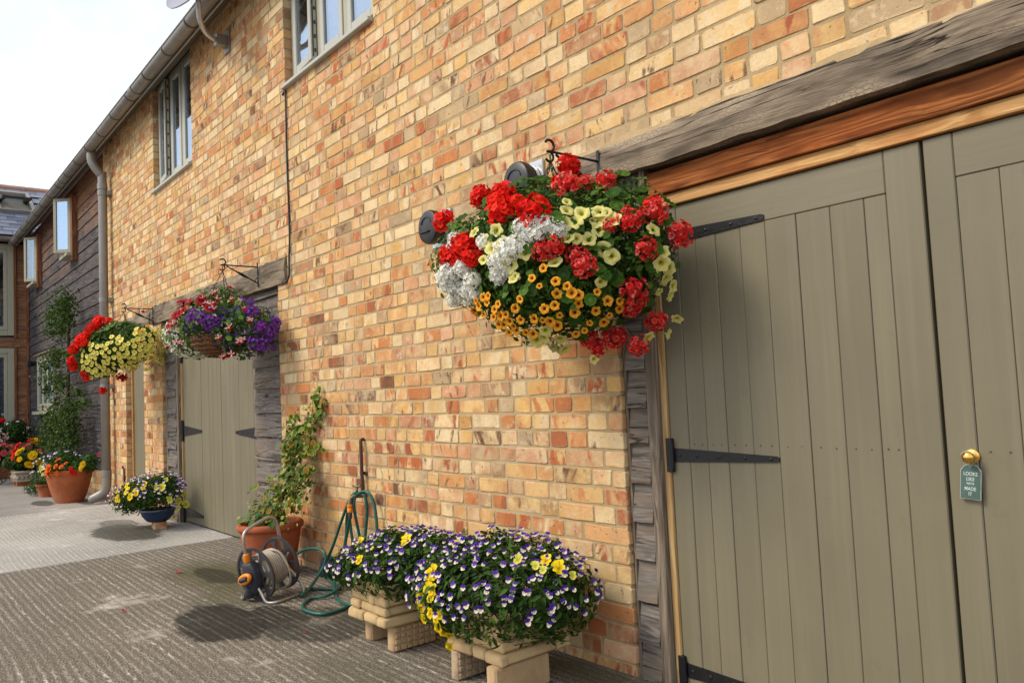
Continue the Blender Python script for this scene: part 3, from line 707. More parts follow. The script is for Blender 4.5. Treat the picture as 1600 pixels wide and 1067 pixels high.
def window(x0, x1, z0, z1, lights, open_i, ang, y=.055):
    wd = MB(); fw = .05
    wd.cbox(x0, x0 + fw, y, y + .06, z0, z1, .004); wd.cbox(x1 - fw, x1, y, y + .06, z0, z1, .004)
    wd.cbox(x0 + fw, x1 - fw, y + .001, y + .059, z0, z0 + fw * 1.1, .004); wd.cbox(x0 + fw, x1 - fw, y + .001, y + .059, z1 - fw, z1, .004)
    lw = (x1 - x0 - 2 * fw) / lights
    for i in range(1, lights): wd.cbox(x0 + fw + lw * i - .03, x0 + fw + lw * i + .03, y + .002, y + .058, z0 + fw * 1.1, z1 - fw, .004)
    W = obj('window', wd, M_frame, bld)
    for i in range(lights):
        a, b_ = x0 + fw + lw * i + (.03 if i else 0), x0 + fw + lw * (i + 1) - (.03 if i < lights - 1 else 0)
        if i == open_i: sash('sash', (a + .004, y - .012), ang, b_ - a - .008, z1 - z0 - 2 * fw - .012, z0 + fw * 1.1 + .004, W, M_framelight, M_glass)
        else: sash('sash', (a + .004, y - .006), 0, b_ - a - .008, z1 - z0 - 2 * fw - .012, z0 + fw * 1.1 + .004, W, M_framelight, M_glass)
    obj('sill', MB().cbox(x0 - .005, x1 + .005, -.035, .10, z0 - .030, z0 - .003, .004), M_framelight, W)
    obj('room', MB().box(x0 - .4, x1 + .4, 1.5, 1.55, z0 - .3, z1 + .1).box(x0 - .45, x0 - .4, .12, 1.5, z0 - .3, z1 + .1).box(x1 + .4, x1 + .45, .12, 1.5, z0 - .3, z1 + .1).box(x0 - .4, x1 + .4, .12, 1.5, z0 - .35, z0 - .3).box(x0 - .4, x1 + .4, .12, 1.5, z1 + .1, z1 + .15), M_dark, W)
    return W
window(-5.125, -3.885, 3.325, 4.245, 3, 0, 5); window(-8.435, -7.205, 3.325, 4.445, 3, 0, 6)

# ---- eaves: sloping soffit, fascia, gutter with brackets, roof tiles
EX0, EX1 = -17.0, 2.2
PIT = rad(42)
sf = MB(); sf.add([(EX0, .02, 4.405), (EX1, .02, 4.405), (EX1, -.145, 4.275), (EX0, -.145, 4.275)], [(0, 1, 2, 3)])
sf.add([(EX0, .02, 4.43), (EX1, .02, 4.43), (EX1, -.145, 4.30), (EX0, -.145, 4.30)], [(3, 2, 1, 0)])
roof = obj('roof', MB().add([(EX0, -.17, 4.315), (EX1, -.17, 4.315), (EX1, 3.0, 4.315 + 3.17 * math.tan(PIT)), (EX0, 3.0, 4.315 + 3.17 * math.tan(PIT)), (EX0, -.17, 4.34), (EX1, -.17, 4.34), (EX1, 3.0, 4.34 + 3.17 * math.tan(PIT)), (EX0, 3.0, 4.34 + 3.17 * math.tan(PIT)), (EX1, 6.1, 4.3), (EX0, 6.1, 4.3)],
           [(3, 2, 1, 0), (4, 5, 6, 7), (0, 1, 5, 4), (7, 6, 8, 9)]), M_rooftile, bld)
obj('soffit', sf, M_soffit, roof)
obj('fascia', MB().cbox(EX0, EX1, -.168, -.146, 4.235, 4.312, .003), M_soffit, roof)
tl = MB(); nx = int((EX1 - EX0) / .17)
for i in range(nx):
    x = EX0 + i * .17; dz = random.uniform(-.004, .004)
    for rrow in range(3):
        yb = -.21 + rrow * .10; zb = 4.315 + .026 + (yb + .17) * math.tan(PIT)
        xo = x + (.085 if rrow % 2 else 0)
        vs = [(xo + .002, yb, zb + dz + .006), (xo + .166, yb, zb + dz + .006), (xo + .166, yb + .22, zb + dz + .22 * math.tan(PIT) - .004), (xo + .002, yb + .22, zb + dz + .22 * math.tan(PIT) - .004)]
        vs += [(p[0], p[1], p[2] + .013) for p in vs]
        tl.add(vs, [(3, 2, 1, 0), (4, 5, 6, 7), (0, 1, 5, 4), (1, 2, 6, 5), (3, 0, 4, 7)])
o = obj('eaves_tiles', tl, M_rooftile, roof); o['kind'] = 'stuff'
GY, GZ, GR = -.232, 4.262, .060
def half_round(x0, x1, r, mb, n=12, lip=.006):
    prof = [(GY + r * math.cos(a), GZ + r * math.sin(a)) for a in np.linspace(math.pi, 2 * math.pi, n)]
    prof_i = [(GY + (r - .004) * math.cos(a), GZ + (r - .004) * math.sin(a)) for a in np.linspace(2 * math.pi, math.pi, n)]
    pr = prof + prof_i; m = len(pr)
    vs = [(x0, y, z_) for y, z_ in pr] + [(x1, y, z_) for y, z_ in pr]
    mb.add(vs, [(i, i + m, (i + 1) % m + m, (i + 1) % m) for i in range(m)] + [tuple(range(m))[::-1], tuple(range(m, 2 * m))])
mb = MB(); half_round(EX0 + .1, EX1, GR, mb); mb.tube([(EX0 + .1, GY - GR, GZ), (EX1, GY - GR, GZ)], .0075, 8)
gut = obj('gutter', mb, M_metalgut, bld, auto=50)
x = EX1 - .3; i = 0
while x > EX0 + .3:
    mb = MB(); half_round(x, x + .022, GR + .006, mb); mb.cbox(x, x + .028, GY + GR, -.169, GZ - .02, GZ + .01, .002)
    obj('gutter_bracket', mb, M_gutdark, gut); x -= .64; i += 1
for x in (-4.2, -8.2, -12.0):
    mb = MB(); half_round(x, x + .10, GR + .008, mb); obj('gutter_union', mb, M_metalgut, gut)
mb = MB(); mb.tube([(EX0 + .1, -.160, 4.226), (EX1, -.160, 4.226)], .006, 6); obj('eaves_cable', mb, M_framelight, bld)
# downpipe
DX, DY = -10.30, -.090
dp = MB().tube(smooth_path([(DX - .02, GY + .03, GZ - .04), (DX - .02, GY + .03, GZ - .14), (DX - .01, GY + .06, GZ - .22), (DX, DY - .02, GZ - .31), (DX, DY, GZ - .38), (DX, DY, 3.0)], 5) + [(DX, DY, .30)], .050, 16)
down = obj('downpipe', dp, M_metalgut, bld, smooth=True)
obj('pipe_shoe', MB().tube(smooth_path([(DX, DY, .34), (DX, DY, .22), (DX - .02, DY - .03, .13), (DX - .08, DY - .12, .07), (DX - .10, DY - .13, .06)], 5), .0515, 16), M_metalgut, down, smooth=True)
for zz in (3.72, 2.42, 1.38):
    obj('pipe_clip', MB().tube([(DX, DY, zz - .03), (DX, DY, zz + .03)], .0565, 16).cbox(DX - .085, DX + .085, DY + .035, -.002, zz - .025, zz + .025, .003), M_metalgut, down, auto=40)
for zz in (3.80, .36): obj('pipe_collar', MB().tube([(DX, DY, zz - .035), (DX, DY, zz + .035)], .0575, 16), M_metalgut, down, auto=40)
# vents
def vent(c, lab):
    x, z_ = c
    pl = obj('wall_vent', MB().cbox(x - .085, x + .085, -.014, .0, z_ - .092, z_ + .092, .002), M_galv, bld, label=lab)
    obj('vent_cowl', MB().lathe([(.074, 0), (.074, .045), (.086, .047), (.087, .074), (.082, .085), (.062, .092), (.0005, .094)], 28, Matrix.Translation((x, -.013, z_)) @ M90), M_ventblk, pl, auto=40)
    mb = MB(); mb.cbox(x - .05, x + .03, -.118, -.103, z_ - .03, z_ - .022, .002)
    mb.tube(arc((x, -.106, z_), .048, 20, 160, 10), .004, 6); mb.cbox(x - .092, x - .066, -.06, -.05, z_ + .012, z_ + .022, .002); mb.cbox(x - .03, x - .015, -.075, -.055, z_ - .082, z_ - .066, .002)
    obj('cowl_rib', mb, M_ventblk, pl)
    obj('vent_collar', MB().lathe([(.0775, .006), (.0775, .024)], 24, Matrix.Translation((x, -.013, z_)) @ M90), M_galv, pl, smooth=True)
pv = at(690, 357, -.012); vent((pv.x, pv.z), 'left round black vent cowl, away from the flowers')
pv = at(829, 287, -.012); vent((pv.x, pv.z), 'round black vent cowl behind the red geraniums')
# cable from upper window to oak lintel
pts = [(-5.17, -.004, 3.275), (-5.12, -.010, 3.285), (-5.105, -.010, 3.24), (-5.115, -.009, 2.9), (-5.11, -.009, 2.5), (-5.105, -.010, 2.25), (-5.12, -.012, 2.10), (-5.125, -.014, 1.98), (-5.16, -.020, 1.935), (-5.22, -.026, 1.925)]
obj('cable', MB().tube(smooth_path(pts, 5), .0065, 6), M_ventblk, bld, smooth=True)

# ------------------------------------------------------------------ timber clad wing
wing = thing('timber_clad_wing', 'dark weatherboarded wing beyond the downpipe, with small casements under the eaves', 'building', (-14, 0, 0))
wbk = obj('wall', MB().box(-17.0, -10.72, .062, .10, .30, 4.41), M_dark, wing)
WW = [(-13.02, -12.55, 3.36, 4.22), (-16.15, -15.55, 3.36, 4.20), (-15.75, -14.25, 1.12, 2.08)]
zz = .34; r_ = 0
while zz < 4.36:
    e = .168 * random.uniform(.94, 1.05); x = -17.0
    cuts = sorted([-17.0] + [random.uniform(-15.6, -14.4), random.uniform(-13.4, -12.0)] + [-10.69])
    segs = list(zip(cuts[:-1], cuts[1:]))
    for a, b_, c, d in WW:
        if c - .05 < zz + .07 < d - .02:
            ns = []
            for p, q_ in segs:
                if b_ <= p or a >= q_: ns.append((p, q_)); continue
                if a - p > .05: ns.append((p, a))
                if q_ - b_ > .05: ns.append((b_, q_))
            segs = ns
    for p, q_ in segs: wboard(wbk, p + .0015, q_ - .0015, zz, min(zz + e, 4.385), .058, M_boardwing, proud=.024, over=.012)
    zz += e
# brick plinth under the boards
pb = []
for rr in range(4):
    x = -16.9 + (rr % 2) * .17
    while x < -10.72:
        for L in (.225, .1125):
            if x + L < -10.70: pb.append((x + .005, x + L - .005, rr * .079 + .002, rr * .079 + .070))
            x += L
obj('plinth', MB().box(-17.0, -10.69, .03, .10, -.03, .325), M_mortar, wing)
pm = brick_mesh(pb, 'plinth_brickwork', ORG[wing] - Vector((0, .026, 0)), M_brick); o = link('plinth_brickwork', pm, wing); o['kind'] = 'stuff'
def small_casement(x0, x1, z0, z1, ang, sw, lab, gm=None):
    f = MB(); t = .045
    f.cbox(x0, x0 + t, -.02, .07, z0, z1, .004); f.cbox(x1 - t, x1, -.02, .07, z0, z1, .004)
    f.cbox(x0 + t, x1 - t, -.018, .068, z0, z0 + t, .004); f.cbox(x0 + t, x1 - t, -.018, .068, z1 - t, z1, .004)
    W = obj('window', f, M_frame, wing, label=lab)
    obj('sill', MB().cbox(x0 - .06, x1 + .05, -.10, .04, z0 - .05, z0 - .003, .004), M_frame, W)
    obj('architrave', MB().cbox(x1 + .001, x1 + .10, -.035, .055, z0 - .12, z1 + .02, .004), M_boardred, W)
    obj('room', MB().box(x0 + t, x1 - t, .3, .32, z0, z1), M_dark, W)
    sash('sash', (x1 - .04, -.03), ang, sw, z1 - z0 - .02, z0 + .01, W, M_frame, gm or M_glassblue, side=-1, th=.04, bar=.045)
M_boardred = M_wood('sheltered_red_board', (.13, .045, .02), (.34, .15, .07), 'Z', 24, 1.2, .3, .75)
small_casement(-13.0, -12.57, 3.38, 4.20, 46, .26, 'open casement near the downpipe, its glass reflecting blue sky')
small_casement(-16.13, -15.57, 3.38, 4.18, 40, .25, 'open casement in the far corner with dark glass', M_glass)
f = MB(); x0, x1, z0, z1 = -15.74, -14.26, 1.13, 2.07
f.cbox(x0, x0 + .06, -.015, .07, z0, z1, .004); f.cbox(x1 - .06, x1, -.015, .07, z0, z1, .004)
f.cbox(x0 + .06, x1 - .06, -.013, .068, z0, z0 + .06, .004); f.cbox(x0 + .06, x1 - .06, -.013, .068, z1 - .06, z1, .004)
W = obj('window', f, M_frame, wing, label='ground floor casement window behind the trained shrub')
for i in range(3):
    a = x0 + .06 + i * .455; sash('sash', (a + .004, -.008), 0, .44, z1 - z0 - .13, z0 + .065, W, M_frame, M_glass)
obj('sill', MB().cbox(x0 - .05, x1 + .05, -.09, .04, z0 - .055, z0 - .003, .004), M_frame, W)
obj('drip_board', MB().cbox(x0 - .06, x1 + .06, -.06, .04, z1 + .003, z1 + .03, .003), M_post, W)
obj('room', MB().box(x0 + .06, x1 - .06, .35, .37, z0, z1), M_dark, W)
obj('corner_board', MB().cbox(-17.0, -16.90, -.005, .032, .33, 4.36, .003), M_boardred, wing)
lm = obj('wall_lamp', MB().lathe([(.035, 0), (.045, .02), (.045, .05), (.03, .06), (.0005, .062)], 14, Matrix.Translation((-16.2, .03, 1.98)) @ M90).cbox(-16.26, -16.14, -.10, -.03, 1.93, 2.03, .01), M_black, wing)

# ------------------------------------------------------------------ end house: facing the camera across the yard
EXF = -17.02
end = thing('slate_roofed_house', 'brown boarded house with slate roof and roof window closing the far end of the yard', 'building', (-17.5, -1, 0))
ew = obj('wall', MB().box(-17.16, -17.06, -5.0, .06, 0, 4.33), M_dark, end)
EWIN = [(-2.2, -.195, 2.55, 4.26), (-2.2, -.195, .12, 2.32)]
zz = .02
while zz < 4.22:
    e = .178 * random.uniform(.95, 1.06); segs = [(-5.0, .055)]
    for a, b_, c, d in EWIN:
        if c - .06 < zz + .08 < d: segs = [(-5.0, a), (b_, .055)] if len(segs) == 1 else segs
    for p, q_ in segs: wboard(ew, p + .002, q_ - .002, zz, min(zz + e, 4.26), -(EXF - .02), M_boardend, proud=.022, axis='Y', over=.012)
    zz += e
for i, (a, b_, c, d) in enumerate(EWIN):
    f = MB(); t = .10; X0, X1 = -17.08, -16.99
    f.cbox(X0, X1, a, a + t, c, d, .005); f.cbox(X0, X1, b_ - t, b_, c, d, .005); f.cbox(X0 + .002, X1 - .002, a + t, b_ - t, c, c + t, .005); f.cbox(X0 + .002, X1 - .002, a + t, b_ - t, d - t, d, .005)
    f.cbox(X0 + .002, X1 - .002, -1.25, -1.15, c + t, d - t, .005)
    W = obj('window', f, M_frame, end, label=('upper' if i == 0 else 'lower') + ' tall sage framed window of the end house')
    for p, q_ in ((a + t, -1.25), (-1.15, b_ - t)):
        s = MB(); s.cbox(-17.05, -17.0, p + .004, p + .06, c + t + .004, d - t - .004, .004); s.cbox(-17.05, -17.0, q_ - .06, q_ - .004, c + t + .004, d - t - .004, .004)
        s.cbox(-17.048, -17.002, p + .06, q_ - .06, c + t + .004, c + t + .07, .004); s.cbox(-17.048, -17.002, p + .06, q_ - .06, d - t - .07, d - t - .004, .004)
        S = obj('casement', s, M_frame, W); obj('pane', MB().box(-17.035, -17.025, p + .06, q_ - .06, c + t + .07, d - t - .07), M_glass, S)
    obj('architrave', MB().cbox(-17.06, -16.985, b_ + .001, b_ + .04, c - .05, d + .02, .004), M_boardred, W)
    obj('room', MB().box(-19.0, -18.95, a - 1, b_ + 1, c - .2, d + .2).box(-19, -17.2, a - 1, b_ + 1, c - .25, c - .2).box(-19, -17.2, b_ + .5, b_ + .55, c - .2, d + .2), M_room, W)
    obj('curtain', MB().add([(-17.35 + .03 * math.sin(k_ * 1.9), b_ - .12 - k_ * .03, zq) for k_ in range(8) for zq in (c + .05, d - .12)], [(k_ * 2, k_ * 2 + 2, k_ * 2 + 3, k_ * 2 + 1) for k_ in range(7)]), M_room, W)
obj('corner_board', MB().cbox(-17.03, -16.985, .002, .055, .02, 4.30, .003), M_stripz, end)
# slate roof: rows of slates, rising away from the eaves
PE = rad(31); ce, se = math.cos(PE), math.sin(PE); RX, RZ = -16.80, 4.40; RLEN = 2.85
def rp(s, y, h=0.0): return (RX - s * ce + h * se, y, RZ + s * se + h * ce)
er = obj('roof', MB().add([rp(0, -5.2), rp(0, 4.0), rp(RLEN, 4.0), rp(RLEN, -5.2), (RX - 2 * RLEN * ce, -5.2, RZ - .1), (RX - 2 * RLEN * ce, 4.0, RZ - .1)], [(0, 1, 2, 3), (3, 2, 5, 4)]), M_dark, end)
SKY = (-.36, .30, 1.20, 2.40)       # roof window  y0,y1,s0,s1
row = 0; s_ = -.03; stuff = MB(); cnt = 0
while s_ < RLEN - .05:
    y = -1.9 + (row % 2) * .14
    while y < .9:
        if not (SKY[0] - .06 < y + .14 < SKY[1] + .06 and SKY[2] - .12 < s_ + .1 < SKY[3] + .02):
            l0 = .010 + random.uniform(0, .006); vs = []
            y1 = y + .275
            for (a, b_, hh) in ((s_, y + .002, l0), (s_, y1 - .002, l0 + random.uniform(-.002, .002)), (s_ + .30, y1 - .002, .003), (s_ + .30, y + .002, .003)):
                vs.append(rp(a + random.uniform(-.004, .004) * (a == s_), b_, hh + .006))
            vs += [rp(s_, y + .002, l0 - .001), rp(s_, y1 - .002, l0 - .001)]
            obj('slate', MB().add(vs, [(0, 1, 2, 3), (4, 5, 1, 0)]), M_slate, er)
        y += .28
    s_ += .20; row += 1
for y in np.arange(-5.1, 3.9, .45):
    if -1.9 < y < .9:
        obj('ridge_tile', MB().tube([rp(RLEN, y + .004, -.05), rp(RLEN, y + .446, -.05)], .11, 12), M_ridge, er, auto=50)
# roof window (pivoted open)
def rbox(mb, s0, s1, y0, y1, h0, h1, piv=None, ang=0):
    vs = []
    for s in (s0, s1):
        for y in (y0, y1):
            for h in (h0, h1):
                S, Hh = s, h
                if piv: d = s - piv; S, Hh = piv + d * math.cos(ang) - h * math.sin(ang), d * math.sin(ang) + h * math.cos(ang)
                vs.append(rp(S, y, Hh))
    mb.add(vs, [(0, 1, 3, 2), (4, 6, 7, 5), (0, 4, 5, 1), (2, 3, 7, 6), (0, 2, 6, 4), (1, 5, 7, 3)])
y0, y1, s0, s1 = SKY
f = MB(); rbox(f, s0, s1, y0, y0 + .07, .0, .09); rbox(f, s0, s1, y1 - .07, y1, .0, .09); rbox(f, s0, s0 + .07, y0 + .07, y1 - .07, .0, .085); rbox(f, s1 - .07, s1, y0 + .07, y1 - .07, .0, .085)
RWf = obj('roof_window', f, M_metalgut, er)
ins_ = MB(); rbox(ins_, s0 + .07, s1 - .07, y0 + .07, y1 - .07, .004, .012); obj('reveal', ins_, M_room, RWf)
f = MB(); pv_, an = (s0 + s1) / 2, rad(-24)
rbox(f, s0 + .05, s1 - .05, y0 + .08, y0 + .15, .06, .11, pv_, an); rbox(f, s0 + .05, s1 - .05, y1 - .15, y1 - .08, .06, .11, pv_, an)
rbox(f, s0 + .05, s0 + .13, y0 + .15, y1 - .15, .06, .108, pv_, an); rbox(f, s1 - .13, s1 - .05, y0 + .15, y1 - .15, .06, .108, pv_, an)
S = obj('sash', f, M_black, RWf); f = MB(); rbox(f, s0 + .13, s1 - .13, y0 + .15, y1 - .15, .08, .09, pv_, an); obj('pane', f, M_glass, S)
mb = MB(); rr = [(-16.72 + .06 * math.cos(a), 4.33 + .06 * math.sin(a)) for a in np.linspace(math.pi, 2 * math.pi, 10)]
mb.add([(x, y, z_) for y in (-5.1, -.25) for x, z_ in rr], [(i, i + 1, i + 11, i + 10) for i in range(9)]); mb.tube([(-16.66, -5.1, 4.33), (-16.66, -.25, 4.33)], .008, 6)
obj('gutter', mb, M_metalgut, end, smooth=True); obj('eaves_board', MB().cbox(-17.0, -16.8, -5.0, -.21, 4.30, 4.335, .004), M_soffit, end)

# ------------------------------------------------------------------ satellite dish on its mast
bp = at(352, 66, -.02)
dish = thing('satellite_dish', 'pale satellite dish on a bent grey mast above the gutter', 'satellite dish', (bp.x, -.01, bp.z))
obj('wall_bracket', MB().cbox(bp.x - .06, bp.x + .06, -.012, -.001, bp.z - .09, bp.z + .09, .002).cbox(bp.x - .035, bp.x + .035, -.10, -.012, bp.z - .045, bp.z + .045, .003), M_metalgut, dish)
MX, MY = bp.x + .30, -.33
mast = smooth_path([(bp.x, -.10, bp.z), (bp.x + .08, -.20, bp.z), (bp.x + .22, -.29, bp.z + .02), (MX - .01, MY + .01, bp.z + .10), (MX, MY, bp.z + .22), (MX, MY, bp.z + .85)], 6)
obj('mast', MB().tube(mast, .021, 12), M_galv, dish, smooth=True)
hc = Vector((MX, MY, bp.z + .66))
obj('clamp', MB().cbox(hc.x - .14, hc.x + .03, hc.y - .035, hc.y + .035, hc.z - .16, hc.z - .05, .006).tube([hc + Vector((0, 0, -.17)), hc + Vector((0, 0, -.04))], .030, 12), M_framelight, dish)
dcen = at(312, -26, -.31); Dm = Matrix.Translation(dcen) @ basis((.25, -.80, .42)).to_4x4()
obj('dish_arm', MB().tube([hc + Vector((0, 0, -.1)), dcen + Vector((0, .01, 0))], .018, 8), M_framelight, dish)
prof = [(.001, .0)] + [(r, r * r * .5) for r in np.linspace(.05, .30, 8)] + [(.305, .050), (.30, .038)] + [(r, r * r * .5 - .006) for r in np.linspace(.29, .02, 7)]
obj('reflector', MB().lathe(prof, 32, Dm), M_white, dish, smooth=True)
obj('feed_arm', MB().tube([Dm @ Vector((0, .28, .04)), Dm @ Vector((0, .20, .30))], .012, 8).tube([Dm @ Vector((0, .20, .27)), Dm @ Vector((0, .13, .36))], .03, 12), M_metalgut, dish)
pts = [hc + Vector((-.02, -.02, -.10)), hc + Vector((-.10, .03, -.26)), hc + Vector((-.06, .08, -.40)), hc + Vector((.0, .05, -.42)), hc + Vector((.005, .0, -.36))]
obj('aerial_lead', MB().tube(smooth_path(pts, 6), .005, 6), M_ventblk, dish, smooth=True)

# ------------------------------------------------------------------ plant kit
def col_jit(c, a=.15):
    f = 1 + random.uniform(-a, a); return tuple(max(0, min(1, x * f)) for x in c)
def petal(mb, ang, r0, r1, w, z0, z1, c0, c1, cup=.0, n=3, mid=None, roll=0.0):
    """petal as a small strip fan from radius r0 to r1 in direction ang; z rises z0->z1"""
    ca, sa = math.cos(ang), math.sin(ang); b0 = len(mb.v)
    prof = [(0, .35), (.45, .85), (.8, 1.0), (1.0, .55)] if n == 3 else [(0, .4), (.6, 1.0), (1.0, .6)]
    vs = []; cs = []
    for t, ww in prof:
        r = r0 + (r1 - r0) * t; z_ = z0 + (z1 - z0) * t - cup * t * t
        cc = tuple(p + (q_ - p) * min(1, t * 1.5) for p, q_ in zip(c0, c1))
        for sgn in (-1, 0, 1):
            u, v = r * (1 if sgn == 0 else .97), sgn * w * ww * .5
            vs.append((u * ca - v * sa, u * sa + v * ca, z_ + (.10 * w * abs(sgn)) + roll * sgn * t * w)); cs.append(cc)
    fs = []
    for i in range(len(prof) - 1):
        a = i * 3; fs += [(a, a + 3, a + 4, a + 1), (a + 1, a + 4, a + 5, a + 2)]
    mb.v += vs; mb.c += cs; mb.f += [tuple(k_ + b0 for k_ in f_) for f_ in fs]
def trumpet(rim, mid, eye, lobes=5, n=20, back=True, star=None, seed=0, deep=1.0):
    rs = random.Random(seed); mb = MB(); ph = rs.uniform(0, 6)
    rings = [(.06, -.55, eye), (.20, -.30, eye), (.38, -.08, mid), (.72, .05, rim), (1.0, .02, rim)]
    for i, (r, z_, c) in enumerate(rings):
        for k_ in range(n):
            a = 2 * math.pi * k_ / n; lob = abs(math.cos(lobes * a / 2 + ph)) ** .5
            rr = r * (1 + (rs.uniform(-.09, .07) if i == 4 else 0)) * (1 - (.26 * (1 - lob) if i == 4 else .08 * (1 - lob) if i == 3 else 0)); zz_ = z_ + (rs.uniform(-.20, .14) + .06 * math.cos(lobes * a) if i == 4 else 0)
            cc = c
            if star and i in (2, 3): cc = tuple(x * (1 - .5 * lob ** 8) + y * .5 * lob ** 8 for x, y in zip(c, star))
            mb.v.append((rr * math.cos(a), rr * math.sin(a), zz_ * (deep if i < 3 else 1))); mb.c.append(tuple(x * rs.uniform(.93, 1.05) for x in cc))
    for i in range(4):
        for k_ in range(n):
            k2 = (k_ + 1) % n; mb.f.append((i * n + k_, i * n + k2, (i + 1) * n + k2, (i + 1) * n + k_))
    if back:
        b0 = len(mb.v)
        for r, z_ in ((.5, -.04), (.16, -.4), (.10, -1.0)):
            for k_ in range(6): mb.v.append((r * math.cos(k_ * 1.047), r * math.sin(k_ * 1.047), z_)); mb.c.append(tuple(x * .75 for x in rim) if z_ > -.9 else (.08, .14, .03))
        for i in range(2):
            for k_ in range(6): mb.f.append((b0 + i * 6 + k_, b0 + i * 6 + (k_ + 1) % 6, b0 + (i + 1) * 6 + (k_ + 1) % 6, b0 + (i + 1) * 6 + k_))
    return mb.mesh('trumpet', M_petal, True)
def umbel(cols, n, petals=5, fr=.30, dome=.62, eye=None, seed=0, stalk=True, double=False, white_edge=0.0, fill=True):
    """flower head: n florets over a dome of radius 1"""
    rs = random.Random(seed); mb = MB()
    for i in range(n):
        t = (i + .5) / n; ph = math.acos(1 - t * (1 + dome)); th = i * 2.39996 + rs.uniform(-.2, .2)
        d = Vector((math.sin(ph) * math.cos(th), math.sin(ph) * math.sin(th), math.cos(ph)))
        d = (d + Vector((rs.uniform(-.15, .15), rs.uniform(-.15, .15), rs.uniform(-.15, .15)))).normalized()
        P = d * rs.uniform(.80, 1.02); P.z *= .85
        Bm = basis(d + Vector((rs.uniform(-.4, .4), rs.uniform(-.4, .4), rs.uniform(-.4, .4))), rs.uniform(0, 6.28))
        c = rs.choice(cols); f_ = rs.uniform(.75, 1.15); c = tuple(min(1, x * f_) for x in c)
        b0 = len(mb.v)
        lay = ((1.0, 0.25),) if not double else ((1.0, .15), (.62, .55))
        for sc_, up in lay:
            for k_ in range(petals):
                we = rs.random() < white_edge
                c1_ = tuple(min(1, x * .4 + y * .6) for x, y in zip(c, (.9, .42, .42))) if we else c
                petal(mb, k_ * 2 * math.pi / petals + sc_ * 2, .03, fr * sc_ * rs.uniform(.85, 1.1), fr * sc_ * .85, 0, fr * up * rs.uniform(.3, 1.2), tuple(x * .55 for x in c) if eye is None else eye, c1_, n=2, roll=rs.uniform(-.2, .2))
        for q2 in range(b0, len(mb.v)):
            v = Bm @ Vector(mb.v[q2]) + P; mb.v[q2] = tuple(v)
    b0 = len(mb.v); hc_ = cols[0]
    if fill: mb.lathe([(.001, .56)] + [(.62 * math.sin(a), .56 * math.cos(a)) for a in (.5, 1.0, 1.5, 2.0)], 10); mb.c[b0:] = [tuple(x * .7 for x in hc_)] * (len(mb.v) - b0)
    if stalk:
        b0 = len(mb.v); mb.tube([(0, 0, .1), (0, 0, -.6), (.1, 0, -1.6), (.3, .1, -2.6)], .05, 5); mb.c[b0:] = [(.07, .12, .03)] * (len(mb.v) - b0)
        for k_ in range(7):
            a = k_ * .9; b0 = len(mb.v); mb.tube([(0, 0, -.45), (.5 * math.cos(a), .5 * math.sin(a), .1)], .03, 4); mb.c[b0:] = [(.08, .13, .03)] * (len(mb.v) - b0)
    return mb.mesh('umbel', M_petal, False)
def rosette(c_out, c_in, seed=0, layers=4, n=9):
    rs = random.Random(seed); mb = MB()
    for L in range(layers):
        t = L / (layers - 1); r = 1.0 - .62 * t
        for k_ in range(n - L):
            c = tuple((a + (b_ - a) * t) * rs.uniform(.85, 1.12) for a, b_ in zip(c_out, c_in))
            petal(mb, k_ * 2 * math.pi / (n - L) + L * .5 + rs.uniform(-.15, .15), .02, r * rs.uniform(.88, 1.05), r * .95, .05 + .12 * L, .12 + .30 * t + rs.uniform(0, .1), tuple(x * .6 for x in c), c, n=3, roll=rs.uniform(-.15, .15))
    return mb.mesh('rosette', M_petal, False)
def viola(top, side, low, eye=(.85, .55, .02), face=(.05, .015, .12), seed=0):
    rs = random.Random(seed); mb = MB(); r = lambda a, b_: rs.uniform(a, b_)
    for a, L, w in ((115, 1.0, .95), (65, 1.0, .95)):
        petal(mb, rad(a + r(-6, 6)), .02, L * r(.92, 1.08), w, -.06, r(-.02, .10), tuple(x * .6 for x in top), top, n=3, roll=r(-.15, .15))
    for a in (200, -20): petal(mb, rad(a + r(-6, 6)), .03, .74 * r(.92, 1.08), .66, .0, r(.02, .12), face, side, n=3, roll=r(-.2, .2))
    petal(mb, rad(270 + r(-5, 5)), .03, .80, .92, .03, r(.02, .12), eye, low, n=3)
    b0 = len(mb.v); mb.lathe([(.0, .10), (.10, .08), (.13, .05)], 6); mb.c[b0:] = [eye] * (len(mb.v) - b0)
    b0 = len(mb.v); mb.tube([(0, 0, -.05), (0, -.1, -.4), (0, -.6, -1.2)], .05, 4); mb.c[b0:] = [(.06, .11, .03)] * (len(mb.v) - b0)
    return mb.mesh('viola', M_petal, False)
